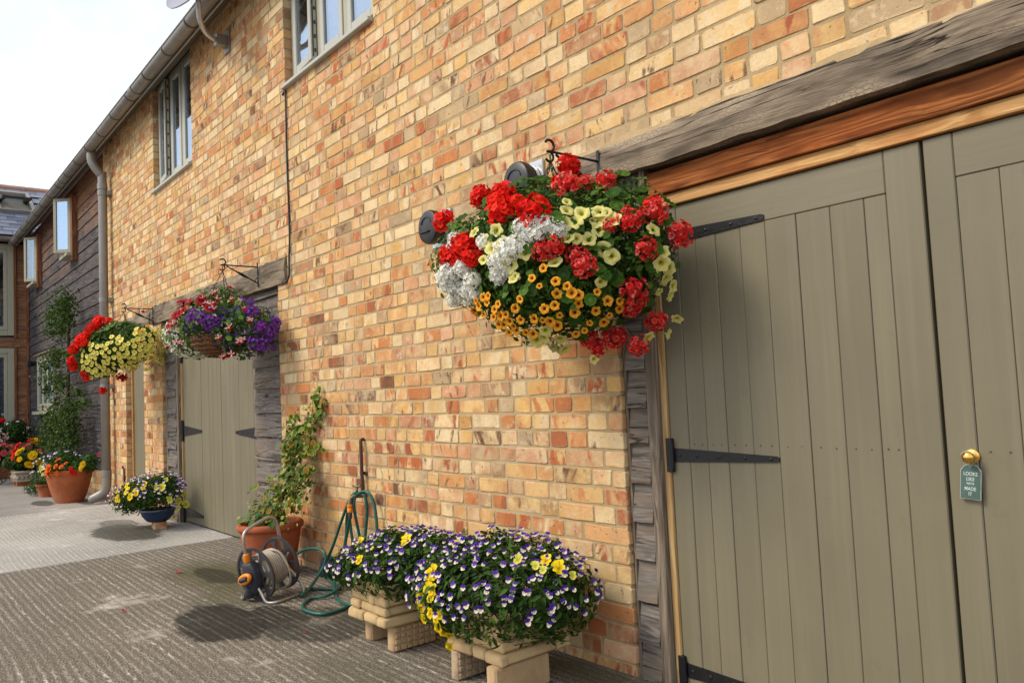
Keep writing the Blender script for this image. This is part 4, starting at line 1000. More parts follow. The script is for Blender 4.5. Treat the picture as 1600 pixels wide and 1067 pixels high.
def fuchsia(sep_c, cor_c, seed=0):
    rs = random.Random(seed); mb = MB(); b0 = 0
    mb.tube([(0, 0, .9), (0, 0, .45), (0, 0, .2)], [.05, .10, .14], 6); mb.c[b0:] = [sep_c] * len(mb.v)
    for k_ in range(4):
        a = k_ * math.pi / 2 + rs.uniform(-.2, .2); petal(mb, a, .08, .75, .34, .22, rs.uniform(.05, .55), sep_c, tuple(x * .95 for x in sep_c), cup=-.15, n=3)
    for k_ in range(9):
        a = k_ * .7; c = tuple(x * rs.uniform(.75, 1.2) for x in cor_c); b1 = len(mb.v); petal(mb, 0, .02, .55, .5, 0, .10, c, c, n=2)
        Rm = Matrix.Rotation(a, 3, 'Z') @ Matrix.Rotation(rad(rs.uniform(52, 80)), 3, 'Y')
        for q2 in range(b1, len(mb.v)): v = Rm @ Vector(mb.v[q2]); mb.v[q2] = (v.x, v.y, v.z + .22)
    b1 = len(mb.v)
    for k_ in range(4): mb.tube([(0, 0, .1), (.06 * math.cos(k_ * 1.6), .06 * math.sin(k_ * 1.6), -.75)], .018, 3)
    mb.c[b1:] = [tuple(min(1, x * 1.2) for x in cor_c)] * (len(mb.v) - b1)
    return mb.mesh('fuchsia', M_petal, False)
def round_leaf(c, seed=0, scallop=.055, n=22):
    rs = random.Random(seed); mb = MB(); mb.v = [(0, 0, -.10)]; mb.c = [tuple(x * 1.5 for x in c)]
    for ring, (r, z_) in enumerate(((.55, .0), (1.0, .10))):
        for k_ in range(n):
            a = 2 * math.pi * (k_ + .5) / n; rr = r * (1 + (scallop * (1 if k_ % 2 else -1) if ring else 0)); f_ = .72 if ring == 0 else 1.05
            mb.v.append((rr * math.cos(a), rr * math.sin(a) * .95, z_ + rs.uniform(-.06, .06) * (1 + ring))); mb.c.append(tuple(x * f_ * rs.uniform(.9, 1.1) for x in c))
    mb.f = [(0, 1 + k_, 1 + (k_ + 1) % n) for k_ in range(n)] + [(1 + k_, 1 + n + k_, 1 + n + (k_ + 1) % n, 1 + (k_ + 1) % n) for k_ in range(n)]
    return mb.mesh('round_leaf', M_leaf, True)
def ovate_leaf(c, edge=None, seed=0, fold=.18, mixc=None):
    rs = random.Random(seed); e = edge or c; mb = MB()
    prof = [(0, .06), (.22, .62), (.5, .8), (.78, .5), (1.0, .03)]
    for t, w in prof:
        z_ = -.22 * t * t
        for sgn in (-1, -.55, 0, .55, 1):
            mb.v.append((t * 2 - .1, sgn * w * .9, z_ + abs(sgn) * w * fold + rs.uniform(-.02, .02)))
            cc = c if abs(sgn) < .8 and .1 < t < .9 else e
            mb.c.append(tuple(x * rs.uniform(.85, 1.12) for x in cc))
    for i in range(4):
        for k_ in range(4): a = i * 5 + k_; mb.f.append((a, a + 5, a + 6, a + 1))
    return mb.mesh('ovate_leaf', M_leaf, True)

LANCE = np.array([(0, 0, 0), (.35, .17, .03), (.35, -.17, .03), (.35, 0, 0), (.75, .13, -.02), (.75, -.13, -.02), (.75, 0, -.06), (1.05, 0, -.14)], float)
LANCE_F = [(0, 3, 1), (0, 2, 3), (1, 3, 6, 4), (3, 2, 5, 6), (4, 6, 7), (6, 5, 7)]
ROUND = np.array([(0, 0, 0), (.25, .32, .04), (.25, -.32, .04), (.6, .42, .02), (.6, -.42, .02), (.6, 0, -.05), (.95, .2, -.04), (.95, -.2, -.04), (1.05, 0, -.10)], float)
ROUND_F = [(0, 5, 3, 1), (0, 2, 4, 5), (3, 5, 8, 6), (5, 4, 7, 8)]
STAR4 = np.array([(0, 0, 0), (1, .35, .1), (1, -.35, .1), (.35, 1, .1), (-.35, 1, .1), (-1, .35, .1), (-1, -.35, .1), (-.35, -1, .1), (.35, -1, .1)], float)
STAR4_F = [(0, 2, 1), (0, 1, 3), (0, 3, 4), (0, 4, 5), (0, 5, 6), (0, 6, 7), (0, 7, 8), (0, 8, 2)]
def scatter(name, tv, tf, P, Nn, size, cols, parent, mat, kind='stuff', droop=.3, tang=None):
    """join many small copies of template tv into one mesh. P points, Nn normals (leaf faces)."""
    P = np.asarray(P, float); Nn = np.asarray(Nn, float); n = len(P)
    z_ = Nn + RN.normal(0, .35, (n, 3)); z_ /= np.linalg.norm(z_, axis=1)[:, None]
    t = RN.normal(0, 1, (n, 3)) if tang is None else np.asarray(tang, float) + RN.normal(0, .35, (n, 3)); t[:, 2] -= droop
    x = t - z_ * np.sum(t * z_, 1)[:, None]; x /= np.linalg.norm(x, axis=1)[:, None] + 1e-9; y = np.cross(z_, x)
    s = np.asarray(size) * RN.uniform(.65, 1.25, n)
    V = P[:, None, :] + s[:, None, None] * (tv[None, :, 0:1] * x[:, None, :] + tv[None, :, 1:2] * y[:, None, :] + tv[None, :, 2:3] * z_[:, None, :])
    m = len(tv); V = V.reshape(-1, 3) - np.array(ORG[parent] if parent is not None else (0, 0, 0))
    F = [tuple(i + b for i in f) for b in range(0, n * m, m) for f in tf]
    me = bpy.data.meshes.new(name); me.from_pydata(V.tolist(), [], F)
    cols = np.asarray(cols, float); ci = RN.integers(0, len(cols), n); cc = cols[ci] * RN.uniform(.7, 1.3, (n, 1))
    cc = np.repeat(np.clip(cc, 0, 1), m, 0); cc = np.concatenate([cc, np.ones((len(cc), 1))], 1).astype(np.float32)
    a = me.attributes.new('Col', 'FLOAT_COLOR', 'POINT'); a.data.foreach_set('color', cc.ravel())
    me.materials.append(mat); me.update(); o = link(name, me, parent)
    if kind: o['kind'] = kind
    return o
def shell_points(E, n, lo=.62, hi=1.03, ymax=-.012, bias=1.0):
    """random points near the surface of a union of ellipsoids E=(cx,cy,cz,rx,ry,rz)"""
    E = np.asarray(E, float); vol = E[:, 3] * E[:, 4] + E[:, 4] * E[:, 5] + E[:, 3] * E[:, 5]; P = []; N_ = []
    while len(P) < n:
        k_ = RN.choice(len(E), p=vol / vol.sum()); d = RN.normal(0, 1, 3); d /= np.linalg.norm(d)
        r = lo + (hi - lo) * RN.random() ** bias; c = E[k_, :3]; rr = E[k_, 3:]
        p = c + d * rr * r
        if p[1] > ymax: continue
        inside = (((p - E[:, :3]) / E[:, 3:]) ** 2).sum(1) ** .5
        inside[k_] = 9
        if inside.min() < lo: continue
        nn = d / rr; nn /= np.linalg.norm(nn); P.append(p); N_.append(nn)
    return np.array(P), np.array(N_)
def surf_at(px, py, E, push=0.0):
    """first hit of the sight line with the plant's own volume -> point and outward normal"""
    r = ray(px, py); best = None
    for (cx, cy, cz, rx, ry, rz) in E:
        o_ = Vector(((CAM.x - cx) / rx, (CAM.y - cy) / ry, (CAM.z - cz) / rz)); d = Vector((r.x / rx, r.y / ry, r.z / rz))
        A, B, Cc = d.dot(d), 2 * o_.dot(d), o_.dot(o_) - 1; D_ = B * B - 4 * A * Cc
        if D_ > 0:
            t = (-B - math.sqrt(D_)) / (2 * A)
            if best is None or t < best[0]:
                p = CAM + r * t; nn = Vector(((p.x - cx) / rx ** 2, (p.y - cy) / ry ** 2, (p.z - cz) / rz ** 2)).normalized(); best = (t, p, nn)
    if best is None:
        bd = None
        for e in E:
            c = Vector(e[:3]); t = (c - CAM).dot(r); p = CAM + r * t; dd = (p - c).length
            if bd is None or dd < bd[0]: bd = (dd, p, (p - c).normalized())
        best = (0, bd[1], bd[2])
    return best[1] + best[2] * push, best[2]
def face_dir(p, nrm, toward=.55, up=.15, jit=.25):
    """flowers turn partly to the open yard and the light, not to any lens"""
    v = nrm + Vector((.42, -.80, .25)).normalized() * toward + Vector((0, 0, up)) + Vector((random.uniform(-jit, jit), random.uniform(-jit, jit), random.uniform(-jit, jit)))
    return v.normalized()
GREENS = [(.050, .115, .012), (.07, .15, .016), (.032, .08, .010), (.10, .185, .024), (.045, .10, .016)]
DKGREENS = [(.028, .070, .012), (.04, .09, .014), (.020, .050, .010), (.055, .115, .018)]
def atz(px, py, z=0.0):
    r = ray(px, py); return CAM + r * ((z - CAM.z) / r.z)

# ------------------------------------------------------------------ flower meshes (shared)
RED = [(.90, .016, .008), (.82, .012, .008), (.94, .035, .015)]
CORAL = [(.95, .055, .042), (.90, .035, .030), (.95, .11, .085)]
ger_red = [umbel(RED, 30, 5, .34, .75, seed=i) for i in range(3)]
ger_coral = [umbel(CORAL, 26, 6, .30, .80, seed=10 + i, double=True, white_edge=.16) for i in range(3)]
ger_dark = [umbel([(.42, .008, .012), (.55, .01, .015)], 22, 5, .33, .8, seed=17)]
aly_white = [umbel([(.92, .92, .88), (.88, .88, .82), (.94, .94, .91)], 95, 4, .21, .95, eye=(.84, .85, .68), seed=20 + i, stalk=False) for i in range(2)]
verb_purple = [umbel([(.18, .03, .38), (.26, .04, .46), (.12, .02, .30), (.30, .03, .40)], 26, 5, .30, .75, eye=(.30, .12, .5), seed=30 + i, stalk=False, fill=False) for i in range(2)]
pet_yellow = [trumpet((.80, .74, .30), (.76, .68, .16), (.42, .42, .04), seed=i, star=(.66, .66, .16)) for i in range(3)]
cal_orange = [trumpet((.88, .44, .035), (.80, .30, .015), (.16, .025, .01), seed=5 + i, star=(.55, .14, .01)) for i in range(2)]
cal_yellow = [trumpet((.86, .78, .20), (.84, .72, .12), (.74, .60, .08), seed=8 + i, deep=.45) for i in range(3)]
pet_dark = [trumpet((.36, .006, .012), (.24, .004, .01), (.05, .002, .006), seed=12)]
vio_a = [viola(t, s, l, seed=i) for i, (t, s, l) in enumerate((((.075, .025, .30), (.74, .72, .66), (.78, .76, .66)), ((.05, .018, .22), (.66, .64, .66), (.76, .74, .64)), ((.11, .045, .38), (.55, .50, .70), (.74, .73, .62)), ((.06, .02, .26), (.80, .78, .70), (.80, .78, .62))))]
pan_yellow = [viola((.84, .62, .015), (.86, .68, .02), (.84, .60, .01), (.45, .22, .0), (.40, .22, .01), seed=9 + i) for i in range(2)]
pan_pale = [viola((.68, .66, .10), (.72, .70, .16), (.74, .70, .12), (.5, .4, .02), (.45, .42, .03), seed=13)]
fuch = [fuchsia((.78, .44, .42), (.48, .01, .03), seed=i) for i in range(2)] + [fuchsia((.78, .60, .55), (.60, .02, .08), seed=4)]
beg_yel = [rosette((.86, .58, .015), (.82, .46, .01), seed=1)]; beg_red = [rosette((.78, .03, .01), (.62, .015, .01), seed=2)]; beg_or = [rosette((.84, .20, .02), (.78, .13, .01), seed=3)]; beg_pk = [rosette((.76, .16, .17), (.66, .08, .10), seed=4)]
ger_leaf = [round_leaf(c, seed=i) for i, c in enumerate(((.060, .150, .014), (.038, .105, .012), (.09, .19, .02)))]
pet_leaf = [ovate_leaf((.075, .165, .018), seed=i) for i in range(2)] + [ovate_leaf((.05, .12, .014), seed=5)]
ivy_leaf = [ovate_leaf((.10, .18, .02), (.48, .46, .10), 1), ovate_leaf((.15, .22, .025), (.42, .42, .07), 2), ovate_leaf((.055, .125, .014), (.26, .32, .05), 3), ovate_leaf((.34, .20, .03), (.54, .40, .08), 4)]
big_leaf = [ovate_leaf((.045, .13, .022), seed=7), ovate_leaf((.07, .19, .03), seed=8)]

def put(name, meshes, parent, E, lst, size, push=.01, toward=.55, up=.15, jit=.25, conv=None):
    for it in lst:
        px, py = conv(it[0], it[1]) if conv else (it[0], it[1])
        s = (it[2] if len(it) > 2 else 1.0)
        p, n = surf_at(px, py, E, push)
        if p.y > -.02: p.y = -.02
        inst(name, random.choice(meshes), parent, p, face_dir(p, n, toward, up, jit), size * s * random.uniform(.80, 1.12), random.uniform(0, 6.28) if meshes[0].name[:5] != 'viola' else random.uniform(-.5, .5))
def sprinkle(name, meshes, parent, E, n, size, cond=None, push=.012, toward=.6, up=.2, jit=.35, lo=.97, hi=1.08, spin=None, mind=.0):
    c = 0; tries = 0; pts = []
    while c < n and tries < n * 60:
        tries += 1
        P, N_ = shell_points(E, 1, lo, hi); p, nn = Vector(P[0]), Vector(N_[0])
        if nn.dot((CAM - p).normalized()) < -.25: continue
        if cond and not cond(p, nn): continue
        if mind and any((p - q_).length < mind for q_ in pts): continue
        pts.append(p)
        inst(name, random.choice(meshes), parent, p + nn * push, face_dir(p, nn, toward, up, jit), size * random.uniform(.8, 1.18), random.uniform(0, 6.28) if spin is None else random.uniform(-spin, spin)); c += 1
    return pts

# ------------------------------------------------------------------ hanging baskets
def bracket(x, y0, ztop, zbot, reach, label, zarm=None, knot=True):
    t = thing('basket_bracket', label, 'bracket', (x, y0, zbot), 'black iron basket brackets on the lintels')
    za = zarm or ztop - .03
    obj('back_plate', MB().cbox(x - .008, x + .008, y0 - .006, y0 - .0005, zbot, ztop, .0015), M_black, t)
    tip = Vector((x, y0 - reach, za))
    obj('arm', MB().tube([(x, y0 - .006, za), tip], .0052, 8).tube(arc(tip + Vector((0, 0, .022)), .022, -90, -330, 14, (0, -1, 0), (0, 0, 1)), .0052, 8), M_black, t, auto=50)
    b0, b1 = Vector((x, y0 - .006, zbot + .03)), Vector((x, y0 - reach + .03, za - .008)); pts = [b0 + (b1 - b0) * i / 10 for i in range(11)]
    rr = [.005] * 11
    if knot: rr[4:7] = [.009, .012, .009]
    obj('brace', MB().tube(pts, rr, 8).tube(arc(b0 + Vector((0, 0, .018)), .018, -90, 180, 12, (0, -1, 0), (0, 0, 1)), .004, 6), M_black, t, auto=50)
    obj('hook', MB().tube(arc(tip + Vector((0, -.004, -.020)), .020, 60, 330, 14, (0, -1, 0), (0, 0, 1)), .0048, 8), M_black, t, auto=50)
    return tip + Vector((0, 0, -.042))
def chains(t, top, c, r, zr, k=4):
    for i in range(k):
        a = 2 * math.pi * i / k + .4; e = Vector((c[0] + r * math.cos(a), c[1] + r * math.sin(a), zr)); mb = MB(); n = max(8, int((e - top).length / .026)); d = (e - top) / n
        if i == 0: mb.tube([top + Vector((0, 0, .03)), top], .003, 6)
        for j in range(n):
            m = top + d * (j + .5); s = d.cross(Vector((1, .3, .1))).normalized() if j % 2 else d.cross(Vector((.1, 1, .3))).normalized()
            mb.tube([m + d * .68 * math.cos(q_) + s * .0055 * math.sin(q_) for q_ in np.linspace(0, 2 * math.pi, 9)[:-1]], .0016, 4, closed=True)
        obj('chain', mb, M_black, t)
def bowl(t, c, r, zr, depth, mat, name='liner'):
    prof = [(r * math.cos(a), zr + depth * (math.sin(a))) for a in np.linspace(-math.pi / 2 + .02, 0, 10)] + [(r * .94, zr), (r * .9, zr - .02), (.01, zr - .03)]
    return obj(name, MB().lathe(prof, 28, Matrix.Translation((c[0], c[1], 0)), wob=.03), mat, t, smooth=True)
def conv_rgn(ox, oy, k): return lambda x, y: (ox + x * k, oy + y * k)

# -- basket by the cart door
tip = bracket(-2.12, -.024, 2.045, 1.85, .262, 'large bracket on the end of the cart door lintel, carrying the biggest basket', 2.00)
B1 = thing('hanging_basket', 'big hanging basket of red geraniums, white alyssum and orange bells beside the cart door', 'flower basket', (-2.12, -.30, 1.36), 'flower baskets hanging on the wall')
bowl(B1, (-2.12, -.30), .205, 1.56, .19, M_coir); chains(B1, tip, (-2.12, -.30), .20, 1.57)
E1 = [(-2.12, -.34, 1.60, .36, .31, .26), (-2.13, -.32, 1.745, .26, .24, .12), (-2.35, -.41, 1.60, .21, .23, .18), (-1.87, -.23, 1.60, .22, .20, .24), (-2.06, -.36, 1.47, .30, .26, .19)]
P, N_ = shell_points(E1, 9000, .55, 1.0); scatter('foliage', ROUND, ROUND_F, P, N_, .021, GREENS, B1, M_leaf)
P, N_ = shell_points(E1, 7000, .80, 1.06); scatter('fine_foliage', LANCE, LANCE_F, P, N_, .024, GREENS + DKGREENS, B1, M_leaf)
sprinkle('geranium_leaf', ger_leaf, B1, E1, 105, .026, lambda p, n: p.x > -1.97 or p.z > 1.72, toward=.3, up=.35, lo=.95, hi=1.04)
sprinkle('petunia_leaf', pet_leaf, B1, E1, 150, .0145, toward=.2, up=.3, lo=.95, hi=1.05)
cz = conv_rgn(640, 200, .3561)
put('geranium_head', ger_red, B1, E1, [(692, 178, 1.2), (330, 305, .95), (420, 300, 1.1), (480, 335, .7), (410, 372, 1.0), (548, 378, 1.2), (255, 520, 1.1), (215, 570, .9), (290, 560, .9), (180, 560, .8), (400, 330, .9)], .044, .012, .40, .35, conv=cz)
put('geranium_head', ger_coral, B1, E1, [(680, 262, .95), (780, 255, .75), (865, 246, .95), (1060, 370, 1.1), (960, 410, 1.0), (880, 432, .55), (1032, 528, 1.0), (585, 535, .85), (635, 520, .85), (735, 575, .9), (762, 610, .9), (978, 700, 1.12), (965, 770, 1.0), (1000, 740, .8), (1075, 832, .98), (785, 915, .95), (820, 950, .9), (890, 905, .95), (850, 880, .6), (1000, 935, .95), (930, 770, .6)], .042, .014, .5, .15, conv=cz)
# two heads that reach out on long stalks
def reaching(meshes, px, py, y, root, size, par):
    p = at(px, py, y); d = (p - Vector(root)); inst('geranium_head', random.choice(meshes), par, p, (d.normalized() + Vector((.2, -.5, .4))).normalized(), size, random.uniform(0, 6))
    mb = MB(); mb.tube(smooth_path([root, Vector(root) + d * .5 + Vector((0, 0, .01)), p - d.normalized() * .02], 5), .0028, 6); mb.c = [(.10, .15, .04)] * len(mb.v); obj('flower_stalk', mb, M_leaf, par, smooth=True)
reaching(ger_red, 640 + 152 * .3561, 200 + 408 * .3561, -.38, (-2.46, -.45, 1.66), .048, B1)
reaching(ger_coral, 640 + 1187 * .3561, 200 + 465 * .3561, -.16, (-1.83, -.22, 1.66), .046, B1)
put('alyssum_cluster', aly_white, B1, E1, [(500, 440, .95), (545, 415, 1), (600, 430, 1), (650, 450, .9), (520, 480, .8), (430, 535, 1.05), (470, 520, .9), (395, 580, .9), (400, 640, .8), (430, 620, .6), (335, 500, .75), (205, 495, .7), (200, 530, .7), (190, 630, 1.1), (250, 610, 1.0), (285, 660, 1.0), (220, 690, 1.15), (180, 680, .95), (265, 715, 1.0), (200, 745, .8), (300, 720, .7), (165, 650, .8), (560, 460, .8)], .042, .012, .5, .2, conv=cz)
put('petunia', pet_yellow, B1, E1, [(690, 375), (750, 385), (680, 430), (840, 375), (835, 415), (895, 410), (690, 485), (730, 490, .8), (778, 490), (350, 500), (425, 505), (515, 545), (450, 595), (340, 575, .8), (470, 660), (640, 597), (830, 675), (855, 532), (890, 560), (300, 465, .9), (1090, 590), (1110, 650), (1130, 720), (1080, 705, .8), (1160, 820, .8), (1125, 885), (1040, 900), (660, 905), (600, 870), (520, 925), (560, 910), (680, 950), (640, 945), (800, 995, .8), (380, 530), (500, 500, .9), (820, 450), (1060, 450), (395, 455, .8), (690, 340, .7), (720, 420), (1100, 540), (1120, 610), (590, 900), (480, 655, .7), (1140, 680), (870, 380, .8)], .0285, .018, .45, .15, jit=.5, conv=cz)
put('bell_flower', cal_orange, B1, E1, [(595, 625), (550, 662), (645, 672), (650, 718), (640, 762), (598, 775), (708, 715), (735, 755), (720, 788), (805, 782), (852, 743), (900, 745), (900, 775), (480, 775), (418, 805), (390, 810), (455, 825), (620, 825), (650, 840), (555, 815), (725, 875, .8), (838, 828), (370, 730), (365, 755), (320, 750), (290, 775), (480, 860), (550, 875), (600, 590, .8), (735, 722), (500, 820), (760, 860, .8), (440, 800), (395, 780), (330, 770), (350, 735), (300, 790), (470, 845), (520, 870), (430, 840), (810, 710, .7), (580, 690, .7), (690, 690, .8), (660, 800, .8), (860, 800, .8), (780, 830, .8), (410, 760, .8), (590, 820, .8), (500, 740, .8), (410, 840, .9), (450, 870, .9), (350, 800, .9)], .0180, .026, .65, .1, jit=.25, conv=cz)

# -- basket at the double door
tip2 = bracket(-5.655, -.024, 2.15, 1.965, .262, 'bracket on the right part of the far oak lintel, carrying the purple basket', 2.115)
B2 = thing('hanging_basket', 'hanging basket of purple verbena, fuchsias and tiny white flowers over the far double door', 'flower basket', (-5.66, -.30, 1.45), 'flower baskets hanging on the wall')
wb = bowl(B2, (-5.66, -.31), .21, 1.60, .15, M_wicker, 'wicker_bowl'); chains(B2, tip2, (-5.66, -.31), .20, 1.62, 3)
mb = MB()
for k_ in range(6):
    a = -math.pi / 2 + .25 + k_ * .22; r = .214 * math.cos(a); zz_ = 1.60 + .154 * math.sin(a)
    mb.tube([(-5.66 + r * math.cos(q_), -.31 + r * math.sin(q_), zz_ + .004 * math.sin(q_ * 14)) for q_ in np.linspace(0, 2 * math.pi, 43)[:-1]], .009, 5, closed=True)
obj('wicker_weave', mb, M_wicker, wb, smooth=True)
E2 = [(-5.66, -.33, 1.70, .34, .27, .15), (-5.66, -.30, 1.83, .20, .19, .12), (-5.95, -.40, 1.62, .19, .21, .16), (-5.36, -.24, 1.62, .20, .20, .19)]
P, N_ = shell_points(E2, 5200, .6, 1.02); scatter('foliage', LANCE, LANCE_F, P, N_, .036, GREENS + [(.10, .17, .035)], B2, M_leaf)
sprinkle('fuchsia_leaf', pet_leaf, B2, E2, 90, .026, toward=.3, up=.3)
cz2 = conv_rgn(100, 380, .2437)
put('verbena_head', verb_purple, B2, E2, [(845, 465), (825, 490, .8), (900, 480), (945, 500, 1.1), (935, 530, .8), (985, 495, .8), (1205, 445), (1180, 440, .8), (1260, 530, 1.1), (1300, 560, 1.1), (1240, 545, .8), (1340, 510), (1345, 540, .8), (1215, 630, 1.1), (1260, 640, 1.1), (1135, 370, .8), (1195, 390, .7), (1310, 590, .9), (1330, 660, .7)], .040, .02, .5, .15, conv=cz2)
put('fuchsia', fuch, B2, E2, [(900, 385, 1.1), (985, 390, 1.2), (950, 420, 1.2), (920, 410), (1060, 305, 1.1), (1090, 390), (745, 510), (765, 630), (735, 630, 1.1), (690, 570), (682, 655), (1060, 695, 1.2), (1090, 690), (1040, 710, 1.1), (1130, 620, 1.1), (1150, 610), (1190, 505), (1075, 545), (1020, 600), (960, 340), (1160, 440), (720, 520), (980, 330, .8), (1110, 370, .8), (965, 440)], .036, .03, .1, 1.2, jit=.3, conv=cz2)
put('petunia', pet_dark, B2, E2, [(775, 420, 1.2), (770, 395, 1.1), (830, 385, 1.2), (785, 445, 1.1), (725, 480, 1.1), (700, 535, 1.0), (900, 368, 1.1), (765, 460), (740, 470), (820, 400), (945, 430, 1.1), (1165, 440, .6)], .040, .03, .45, .2, conv=cz2)
sel = lambda p: (p[:, 0] < -5.80) & (p[:, 2] < 1.74)
P, N_ = shell_points(E2, 4200, .98, 1.10); k_ = sel(P); scatter('tiny_white_flowers', STAR4, STAR4_F, P[k_][:1000], N_[k_][:1000], .0095, [(.78, .78, .70), (.72, .74, .62), (.55, .60, .38)], B2, M_petal, droop=0)
P, N_ = shell_points(E2, 5200, .97, 1.14); k_ = (P[:, 0] > -5.56) & (P[:, 2] < 1.78); scatter('lobelia_flowers', STAR4, STAR4_F, P[k_][:520], N_[k_][:520], .0095, [(.06, .03, .20), (.08, .05, .26), (.03, .05, .03), (.14, .14, .24), (.05,.09,.02)], B2, M_petal, droop=0)
n = 330; P, N_ = shell_points(E2, 2600, .98, 1.12); k_ = (abs(P[:, 0] + 5.62) < .28) & (P[:, 2] < 1.86); scatter('pale_buds', LANCE, LANCE_F, P[k_][:n], N_[k_][:n], .028, [(.50, .52, .20), (.62, .50, .36), (.34, .44, .10)], B2, M_petal, droop=2.5)

# -- basket at the narrow door
tip3 = bracket(-8.46, -.024, 2.135, 1.955, .275, 'thin bracket on the left end of the far oak lintel, carrying the yellow basket', 2.11)
B3 = thing('hanging_basket', 'hanging basket of yellow bell flowers with red geraniums on its left, by the narrow door', 'flower basket', (-8.5, -.33, 1.50), 'flower baskets hanging on the wall')
bowl(B3, (-8.48, -.33), .2, 1.70, .18, M_coir); chains(B3, tip3, (-8.48, -.33), .19, 1.72, 3)
E3 = [(-8.50, -.38, 1.70, .42, .30, .20), (-8.48, -.33, 1.82, .26, .22, .14), (-8.62, -.50, 1.64, .26, .22, .22), (-8.25, -.26, 1.76, .28, .2, .18)]
P, N_ = shell_points(E3, 4600, .6, 1.02); scatter('foliage', ROUND, ROUND_F, P, N_, .030, GREENS, B3, M_leaf)
P, N_ = shell_points(E3, 2200, .9, 1.05); scatter('fine_foliage', LANCE, LANCE_F, P, N_, .034, GREENS, B3, M_leaf)
cz3 = cz2; rs = random.Random(5); L3 = []
while len(L3) < 135:
    x, y = rs.uniform(125, 665), rs.uniform(545, 850)
    lo_, hi_ = (690 - (x - 125) * .95 if x < 300 else 555 if x > 430 else 600), (850 if x < 330 else 800 if x < 560 else 760)
    if x < 300: lo_ = max(640, lo_ if x > 130 else 700)
    if lo_ < y < hi_ and all((x - a) ** 2 + (y - b_) ** 2 > 21 ** 2 for a, b_ in L3): L3.append((x, y))
put('bell_flower', cal_yellow, B3, E3, L3, .028, .022, .6, .15, jit=.3, conv=cz3)
put('bell_flower', cal_orange, B3, E3, [(480, 575, .7), (570, 690, .9), (475, 630, .6), (530, 545, .8), (585, 625, .6)], .030, .03, .6, .15, conv=cz3)
put('geranium_head', ger_red, B3, E3, [(255, 525, 1.15), (300, 525, .75), (195, 578, 1.1), (215, 560, .8), (150, 640, 1.25), (170, 610, .9), (110, 675, 1.0), (90, 690, .8), (85, 750, 1.0), (95, 780, .8), (160, 835, .8), (145, 815, .6), (245, 910, .75)], .055, .05, .5, .2, conv=cz3)
put('geranium_head', ger_dark, B3, E3, [(370, 838, .8), (500, 458, .35)], .065, .03, .5, .2, conv=cz3)
sprinkle('geranium_leaf', ger_leaf, B3, E3, 46, .042, lambda p, n: p.z > 1.70 and p.x < -8.3, toward=.3, up=.4)

# ------------------------------------------------------------------ stone troughs on blocks, with pansies
def stone_courses(mb_j, name, parent, cx, cy, hx, hy, z0, heights, taper, mat):
    """a cast trough whose faces read as rough stone courses: each stone its own piece"""
    z_ = z0
    for k_, h in enumerate(heights):
        t = taper * k_; a, b_ = hx - t + random.uniform(-.004, .004), hy - t + random.uniform(-.004, .004)
        for (dx, dy, L, off) in ((0, -1, a, b_), (1, 0, b_, a), (0, 1, a, b_), (-1, 0, b_, a)):
            cuts = [-1, random.uniform(-.5, -.1) if k_ % 2 else random.uniform(-.25, .15), random.uniform(.3, .6), 1]
            if random.random() < .35: cuts.pop(1)
            for c0, c1_ in zip(cuts[:-1], cuts[1:]):
                pr = random.uniform(-.003, .006); u0, u1 = c0 * L + .0025, c1_ * L - .0025
                if c1_ == 1: u1 = L - .001 - (.004 if dx else -.004)
                if c0 == -1: u0 = -L + .001 + (.004 if dx else -.004)
                m = MB()
                if dx == 0: m.cbox(cx + u0, cx + u1, cy + dy * (off - .03), cy + dy * (off + pr), z_ + .002, z_ + h - .002, .007, jit=.002) if dy > 0 else m.cbox(cx + u0, cx + u1, cy - (off + pr), cy - (off - .03), z_ + .002, z_ + h - .002, .007, jit=.002)
                else: m.cbox(cx + (off - .03), cx + (off + pr), cy + u0, cy + u1, z_ + .002, z_ + h - .002, .007, jit=.002) if dx > 0 else m.cbox(cx - (off + pr), cx - (off - .03), cy + u0, cy + u1, z_ + .002, z_ + h - .002, .007, jit=.002)
                obj('stone', m, mat, parent, auto=60)
        z_ += h
    return z_
def trough(cx, cy, hx, hy, z0, label, E, nviola, extra):
    T = thing('stone_trough', label, 'planter', (cx, cy, z0), 'stone troughs of violas by the wall')
    for _ in range(9):
        e = random.choice(E[:4]); d = Vector((random.gauss(0, 1), random.gauss(-.4, 1), abs(random.gauss(.3, .7)))).normalized(); r_ = random.uniform(.045, .075)
        E.append((e[0] + d.x * e[3] * .9, e[1] + d.y * e[4] * .9, e[2] + d.z * e[5] * .92, r_, r_, r_ * .8))
    H = .175; core = obj('trough', MB().box(cx - hx + .018, cx + hx - .018, cy - hy + .018, cy + hy - .018, z0 + .006, z0 + H - .02), M_sandj, T)
    stone_courses(None, 'stone', core, cx, cy, hx, hy, z0, [.044, .040, .044, .046], .005, M_sand)
    obj('soil', MB().box(cx - hx + .03, cx + hx - .03, cy - hy + .03, cy + hy - .03, z0 + H - .03, z0 + H - .006), M_soil, T)
    P, N_ = shell_points(E, 5200, .60, 1.0); scatter('foliage', LANCE, LANCE_F, P, N_, .030, DKGREENS, T, M_leaf, droop=.6)
    P, N_ = shell_points(E, 1900, .92, 1.14); scatter('long_leaves', LANCE, LANCE_F, P, N_, .038, DKGREENS + GREENS[:2], T, M_leaf, droop=.9)
    sprinkle('viola', vio_a, T, E, nviola, .0136, lambda p, n: n.z > -.35, push=.008, toward=.9, up=.1, jit=.45, lo=.93, hi=1.16, spin=.7, mind=.011)
    extra(T, E)
    return T
Ea = [(-2.45, -.36, .33, .33, .28, .16), (-2.46, -.27, .40, .22, .20, .125), (-2.28, -.27, .33, .18, .18, .155), (-2.64, -.42, .33, .17, .19, .15)]
